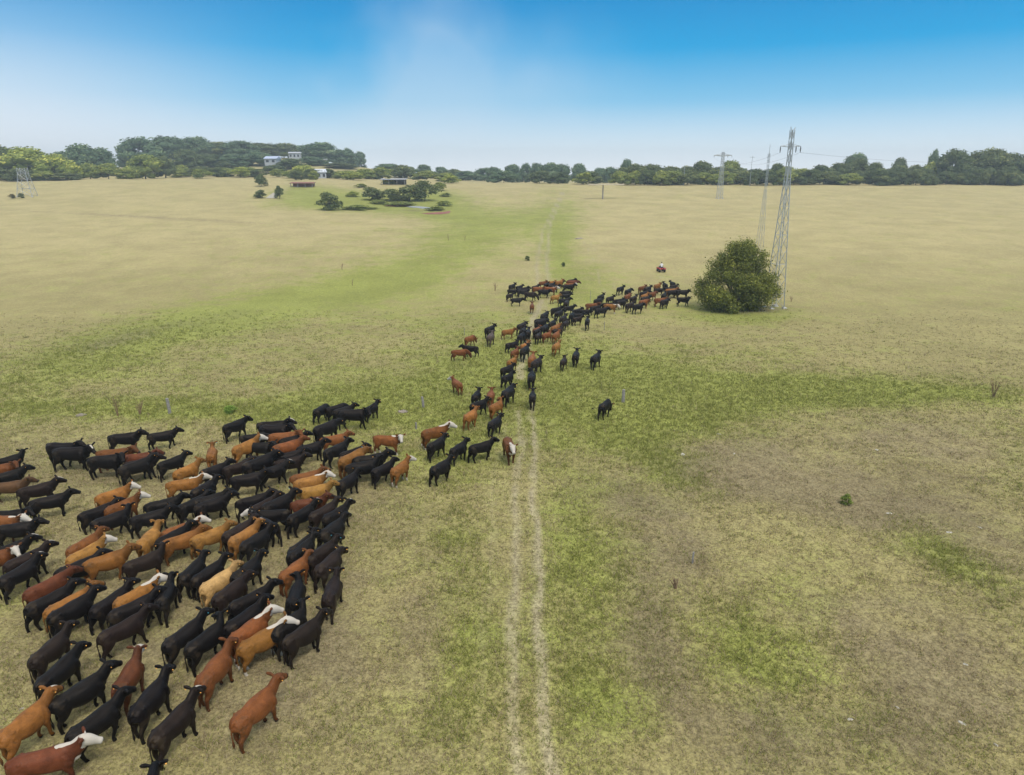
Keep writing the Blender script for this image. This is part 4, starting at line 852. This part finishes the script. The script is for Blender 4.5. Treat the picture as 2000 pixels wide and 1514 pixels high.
weed(967, 568, 1.5, 9, 'dry stalks left of the far cattle bunch')
weed(1940, 776, 1.4, 16, 'dry brown weed near the right edge')
weed(876, 470, 1.6, 6, 'dry stalks in the field above the track'); weed(908, 470, 1.6, 5, 'dry stalks just left of the far track')
weed(1320, 1150, .5, 9, 'ragged dry weed in the brown grass right of the track', .6)
weed(1545, 590, .9, 8, 'dry weed at the right foot of the tall pylon', .5)
def lump(px, py, wx, wy, wz, mat, name, label, cat, group=None, seed=0):
    b_ = ground(px, py); g = random.Random(seed + int(px)); V = []; n, k = 6, 9
    for i in range(n):
        th = math.pi * (i + .02) / (n - .96) * .62
        for j in range(k):
            ph = 6.2832 * j / k; q_ = 1 + g.uniform(-.18, .18)
            V.append((wx * math.sin(th) * math.cos(ph) * q_, wy * math.sin(th) * math.sin(ph) * q_, wz * math.cos(th) * q_ - .02))
    Fc = [(i * k + j, i * k + (j + 1) % k, (i + 1) * k + (j + 1) % k, (i + 1) * k + j)[::-1] for i in range(n - 1) for j in range(k)] + [tuple(range(k)), tuple(range((n - 1) * k, n * k))[::-1]]
    me = mesh_np(name, V, Fc, mat); o = link(name, me, loc=b_); o.rotation_euler = (0, 0, g.random() * 3); tag(o, label, cat, group)
lump(787, 805, .38, .28, .16, M_STONE, 'boulder', 'half-buried stone between the near herd and the split post', 'stone')
lump(1130, 466, 1.3, .8, .16, M_STONE, 'boulder', 'flat pinkish boulder on the green strip right of the far track', 'stone')
lump(158, 812, .32, .24, .18, M_STONE, 'boulder', 'small stone left of the dry weeds behind the herd', 'stone')
for i, (px, py, s, la) in enumerate([(1334, 888, .34, 'largest pale scrap on the green patch right of the track'), (1736, 1003, .22, 'pale scrap in the brown patch left of the twin scraps'), (1854, 1040, .22, 'bright pale scrap near the right edge'), (1915, 1031, .14, 'small pale scrap near the right edge'),
        (1880, 1413, .16, 'white scrap at the lower right corner area'), (1660, 1405, .14, 'thin pale scrap in the lower right grass'), (1752, 1382, .09, 'tiny pale scrap in the lower right grass'), (1713, 879, .22, 'pale scrap in the brown grass at mid right'), (1434, 886, .16, 'small pale scrap right of the largest one'),
        (1404, 848, .2, 'pale curved scrap near the brown patch edge'), (1945, 1455, .09, 'tiny pale scrap at the bottom right'), (1886, 1298, .12, 'pale scrap above the lower right corner'), (42, 1385, .1, 'small pale scrap at the bottom left edge'), (1582, 1253, .08, 'tiny white scrap in the grass at lower right centre')]):
    lump(px, py, s * .75, s * .4, .05, M_PALE, 'pale_scrap', la, 'scrap', 'pale scraps and bones lying in the grass', i)

# ------------------------------------------------------------------ far buildings, boards, pond
def house(px, D, w_, dp, h, roof, label, yaw=0, rh=1.6, nwin=3, lift=0, name='house'):
    b_ = at_depth(px, D); b_.z += lift; r = empty(name, b_, yaw)
    m = MB(); m.box((0, 0, h / 2 - .5), (w_, dp, h + 1)); m.build('wall', M_WALLW, r)
    e_ = .5; X, Y_ = w_ / 2 + e_, dp / 2 + e_; V = [(-X, -Y_, h), (X, -Y_, h), (X, Y_, h), (-X, Y_, h), (-X, 0, h + rh), (X, 0, h + rh)]
    m = MB(); m.add(V, [(0, 1, 5, 4), (2, 3, 4, 5), (0, 4, 3), (1, 2, 5), (0, 3, 2, 1)]); m.build('roof', roof, r)
    for k in range(nwin):
        m = MB(); m.box((-w_ / 2 + w_ * (k + .5) / nwin, -dp / 2 - .03, h * .55), (w_ / nwin * .45, .1, h * .4)); m.build('window', M_DARKW, r)
    tag(r, label, 'house'); return r
house(610, 500, 7.5, 5, 3.6, M_WALLW, 'upper white farmhouse among the dark hill trees', .1, .9, 3, 2.0)
house(569, 450, 8, 6, 3.2, plain('pale_blue_roof', (.42, .48, .62), .5), 'white house with a pale blue roof under the hill trees', -.2, 1.5, 2, 2.5)
house(653, 372, 4.8, 4, 3.4, plain('pale_tin_roof', (.6, .63, .68), .5), 'small white house with a pale tin roof at the hill foot', .5, 1.6, 2, -.5)
def shed(px, D, w_, dp, h, label, roofmat, wall=M_DARKW, yaw=0):
    b_ = at_depth(px, D); r = empty('shed', b_, yaw)
    for x in (-.47, -.16, .16, .47):
        for y in (-.45, .45): m = MB(); m.box((x * w_, y * dp, h / 2 - .2), (.22, .22, h + .4)); m.build('post', M_POST, r)
    m = MB(); m.box((0, dp * .42, h / 2 - .2), (w_ * .92, .12, h)); m.build('back_wall', wall, r)
    m = MB(); m.box((0, 0, h + .12), (w_ * 1.05, dp * 1.1, .16), rx=R(4)); m.build('roof', roofmat, r); tag(r, label, 'shed')
shed(619, 300, 9.5, 4, 1.6, 'long low rust-roofed shed in the far left field', M_ROOFR, M_ROOFR)
shed(785, 318, 11, 5, 2.2, 'open-fronted grey-roofed shed above the pond shrubs', M_ROOFG)
shed(655, 500, 9, 4, 2.5, 'long white-roofed shed right of the upper farmhouse', M_WALLW, M_WALLW)
# flat board on a post at the far right of the track
b_ = ground(1177, 389); r = empty('board_stand', b_); h = hgt(b_, 361); m = MB(); m.bar((0, 0, -.3), (0, 0, h), .28, .22, 8); m.build('post', M_POST, r)
m = MB(); m.box((1.2, 0, h + .1), (13, 2.6, .32)); m.box((-4.2, 0, h - .1), (3, 2.2, .2)); m.build('board', M_BOARD, r); tag(r, 'pale flat board on a single stout post at the far edge of the field', 'stand')
# pale tarpaulin between two shrubs
b_ = ground(530, 387); m = MB(); m.add([(-1.8, -1, 0), (1.6, -1, 0), (1.8, 1.2, 0), (-.8, 1.2, 0), (-.6, .1, 1.0), (.9, .1, 1.9), (1.3, .9, 1.7)], [(0, 3, 2, 1), (0, 1, 5, 4), (1, 2, 6, 5), (2, 3, 4, 6), (3, 0, 4), (4, 5, 6)])
tag(m.build('tarpaulin', M_PALE, loc=b_), 'pale grey tarpaulin heap between the two dark shrubs in the left field', 'tarpaulin')
# pond: water sheet and red-brown banks
def patch(name, P, mat, dz, kind='structure'):
    pts = [ground(*p) for p in P]; c_ = sum(pts, Vector()) / len(pts); V = []; n = len(pts); rings = 5
    for k in range(rings):
        for p in pts:
            q_ = c_.lerp(p, (k + 1) / rings); V.append((q_.x, q_.y, float(terrain(q_.x, q_.y)) + dz))
    V.append((c_.x, c_.y, float(terrain(c_.x, c_.y)) + dz)); Fc = [((k) * n + j, (k + 1) * n + j, (k + 1) * n + (j + 1) % n, k * n + (j + 1) % n) for k in range(rings - 1) for j in range(n)]
    Fc += [(len(V) - 1, j, (j + 1) % n) for j in range(n)]; me = mesh_np(name, V, Fc, mat); tag(link(name, me), kind=kind)
M_MUD = plain('red_mud', (.26, .10, .075), .8, 0, .3, .8); mw, tw_, bw_ = newmat('pale_water'); bw_.inputs['Base Color'].default_value = (.55, .58, .6, 1); bw_.inputs['Roughness'].default_value = .15
patch('red_mud_bank', [(750, 402), (790, 400), (800, 403), (770, 404)], M_MUD, .05)
patch('red_mud_flat', [(822, 417), (850, 415), (868, 414), (880, 412), (878, 417), (860, 419), (835, 419)], M_MUD, .05)
patch('pond_water', [(790, 403.5), (818, 403), (838, 405.5), (845, 408), (835, 409.5), (815, 406.5), (800, 405.5)], mw, .06)

# ------------------------------------------------------------------ quad bike and rider
b_ = ground(1291, 531); quad = empty('quad_bike', b_, R(94))
def wheel(x, y, rr, wdt):
    o = MB(); o.tube([(0, -wdt / 2, 0), (0, -wdt * .35, 0), (0, wdt * .35, 0), (0, wdt / 2, 0)], [rr * .86, rr, rr, rr * .86], 20, up=(1, 0, 0)); t_ = o.build('wheel', M_RUB, quad, True, (x, y, rr))
    h_ = MB(); h_.tube([(0, -wdt * .52, 0), (0, wdt * .52, 0)], [rr * .45, rr * .45], 12, up=(1, 0, 0)); h_.build('rim', M_GREYM, t_)
for x in (-.62, .62):
    for y in (-.48, .48): wheel(x, y, .32, .28)
m = MB(); m.tube(*smooth_path([(-.75, 0, .55), (-.4, 0, .62), (.1, 0, .6), (.5, 0, .66), (.85, 0, .6)], [(.2, .12), (.22, .18), (.16, .2), (.22, .18), (.15, .1)], 3), n=12); m.build('body', M_RED, quad, True)
for x in (-.62, .62):
    for y in (-.46, .46): m = MB(); m.tube(*smooth_path([(x - .36, y, .55), (x - .18, y, .74), (x + .18, y, .74), (x + .36, y, .58)], [(.17, .02), (.19, .03), (.19, .03), (.16, .02)], 3), n=8); m.build('mudguard', M_RED, quad, True)
m = MB(); m.box((-.2, 0, .86), (.7, .32, .12)); m.build('seat', M_RUB, quad)
for x in (-.72, .78):
    m = MB()
    for y in (-.4, -.2, 0, .2, .4): m.bar((x - .22, y, .86), (x + .22, y, .86), .015)
    for dx in (-.22, .22): m.bar((x + dx, -.42, .86), (x + dx, .42, .86), .018)
    m.build('rack', M_GREYM, quad)
m = MB(); m.bar((.42, 0, .75), (.3, 0, 1.05), .03); m.bar((.28, -.38, 1.08), (.28, .38, 1.08), .018); m.build('handlebar', M_GREYM, quad)
m = MB()
for x in (-.62, .62): m.bar((x, -.5, .32), (x, .5, .32), .04)
m.build('axle', M_GREYM, quad)
for y in (-.28, .28): m = MB(); m.box((-.93, y, .62), (.04, .1, .07)); m.build('tail_light', M_RED, quad)
tag(quad, 'red quad bike seen from behind, carrying a rider in the far field', 'quad bike')
def remesh(m, name, mat, voxel):
    o = link('tmp', mesh_np('tmp', m.V, m.F)); rm = o.modifiers.new('r', 'REMESH'); rm.mode = 'VOXEL'; rm.voxel_size = voxel; s_ = o.modifiers.new('s', 'SMOOTH'); s_.iterations = 2
    dg = bpy.context.evaluated_depsgraph_get(); dg.update(); me = bpy.data.meshes.new_from_object(o.evaluated_get(dg)); me.materials.clear(); me.materials.append(mat)
    me.polygons.foreach_set('use_smooth', [True] * len(me.polygons)); bpy.data.objects.remove(o); me.name = name; return me
m = MB()
m.tube(*smooth_path([(-.22, 0, .9), (-.2, 0, 1.05), (-.14, 0, 1.3), (-.1, 0, 1.44), (-.09, 0, 1.52), (-.07, 0, 1.58)], [(.16, .12), (.155, .11), (.19, .12), (.17, .09), (.06, .06), (.05, .05)], 3), n=12, up=(1, 0, 0))
m.tube(*smooth_path([(-.06, 0, 1.54), (-.05, 0, 1.62), (-.05, 0, 1.70), (-.06, 0, 1.78)], [(.05, .06), (.075, .09), (.078, .10), (.03, .04)], 3), n=12, up=(1, 0, 0)); m.tube([(.03, 0, 1.65), (.07, 0, 1.63)], [.02, .012], 6)
for s in (-1, 1):
    m.tube(*smooth_path([(-.1, s * .16, 1.40), (-.02, s * .30, 1.24), (.14, s * .34, 1.12), (.27, s * .33, 1.10)], [.06, .05, .04, .03], 4), n=8)
    m.tube([(.25, s * .33, 1.10), (.31, s * .32, 1.09), (.34, s * .31, 1.06)], [(.045, .022), (.05, .022), (.03, .015)], 8); m.tube([(.27, s * .29, 1.1), (.31, s * .27, 1.07)], [.015, .01], 6)
    m.tube(*smooth_path([(-.2, s * .1, .95), (.05, s * .24, .92), (.22, s * .30, .86), (.2, s * .32, .6), (.16, s * .32, .42)], [.10, .09, .07, .055, .04], 4), n=8)
    m.tube([(.10, s * .32, .38), (.2, s * .33, .37), (.34, s * .34, .36)], [.045, .05, .035], 8)
pr = empty('person', b_, R(94)); bd = link('body', remesh(m, 'body', M_SKIN, .02), pr)
m = MB(); m.tube(*smooth_path([(-.225, 0, .94), (-.2, 0, 1.05), (-.14, 0, 1.3), (-.1, 0, 1.45), (-.09, 0, 1.49)], [(.18, .14), (.175, .13), (.21, .14), (.185, .11), (.07, .07)], 3), n=12, up=(1, 0, 0))
for s in (-1, 1): m.tube(*smooth_path([(-.1, s * .14, 1.41), (-.02, s * .30, 1.24), (.12, s * .335, 1.13)], [.078, .068, .058], 4), n=8)
link('shirt', remesh(m, 'shirt', M_SHIRT, .02), pr)
m = MB()
for s in (-1, 1): m.tube(*smooth_path([(-.24, s * .08, .97), (.05, s * .24, .93), (.22, s * .30, .87), (.2, s * .32, .6), (.165, s * .32, .46)], [.13, .11, .088, .07, .06], 4), n=8)
link('trousers', remesh(m, 'trousers', M_TROU, .02), pr)
m = MB(); m.tube(*smooth_path([(-.085, 0, 1.60), (-.08, 0, 1.70), (-.06, 0, 1.80)], [(.085, .085), (.09, .10), (.04, .05)], 3), n=10, up=(1, 0, 0)); link('hair', remesh(m, 'hair', M_HAIR, .02), pr)
tag(pr, 'person in a white shirt with dark hair riding the quad bike', 'person')

# ------------------------------------------------------------------ haze
mh = bpy.data.materials.new('haze'); mh.use_nodes = True; t = mh.node_tree; t.nodes.clear(); o_ = N(t, 'ShaderNodeOutputMaterial')
v_ = N(t, 'ShaderNodeVolumePrincipled', inp={'Color': (.86, .95, 1, 1), 'Density': .00045, 'Anisotropy': .2}); t.links.new(v_.outputs[0], o_.inputs['Volume'])
m = MB(); m.box((0, 710, 22), (4300, 1640, 62)); hz = m.build('haze', mh); tag(hz, kind='stuff')
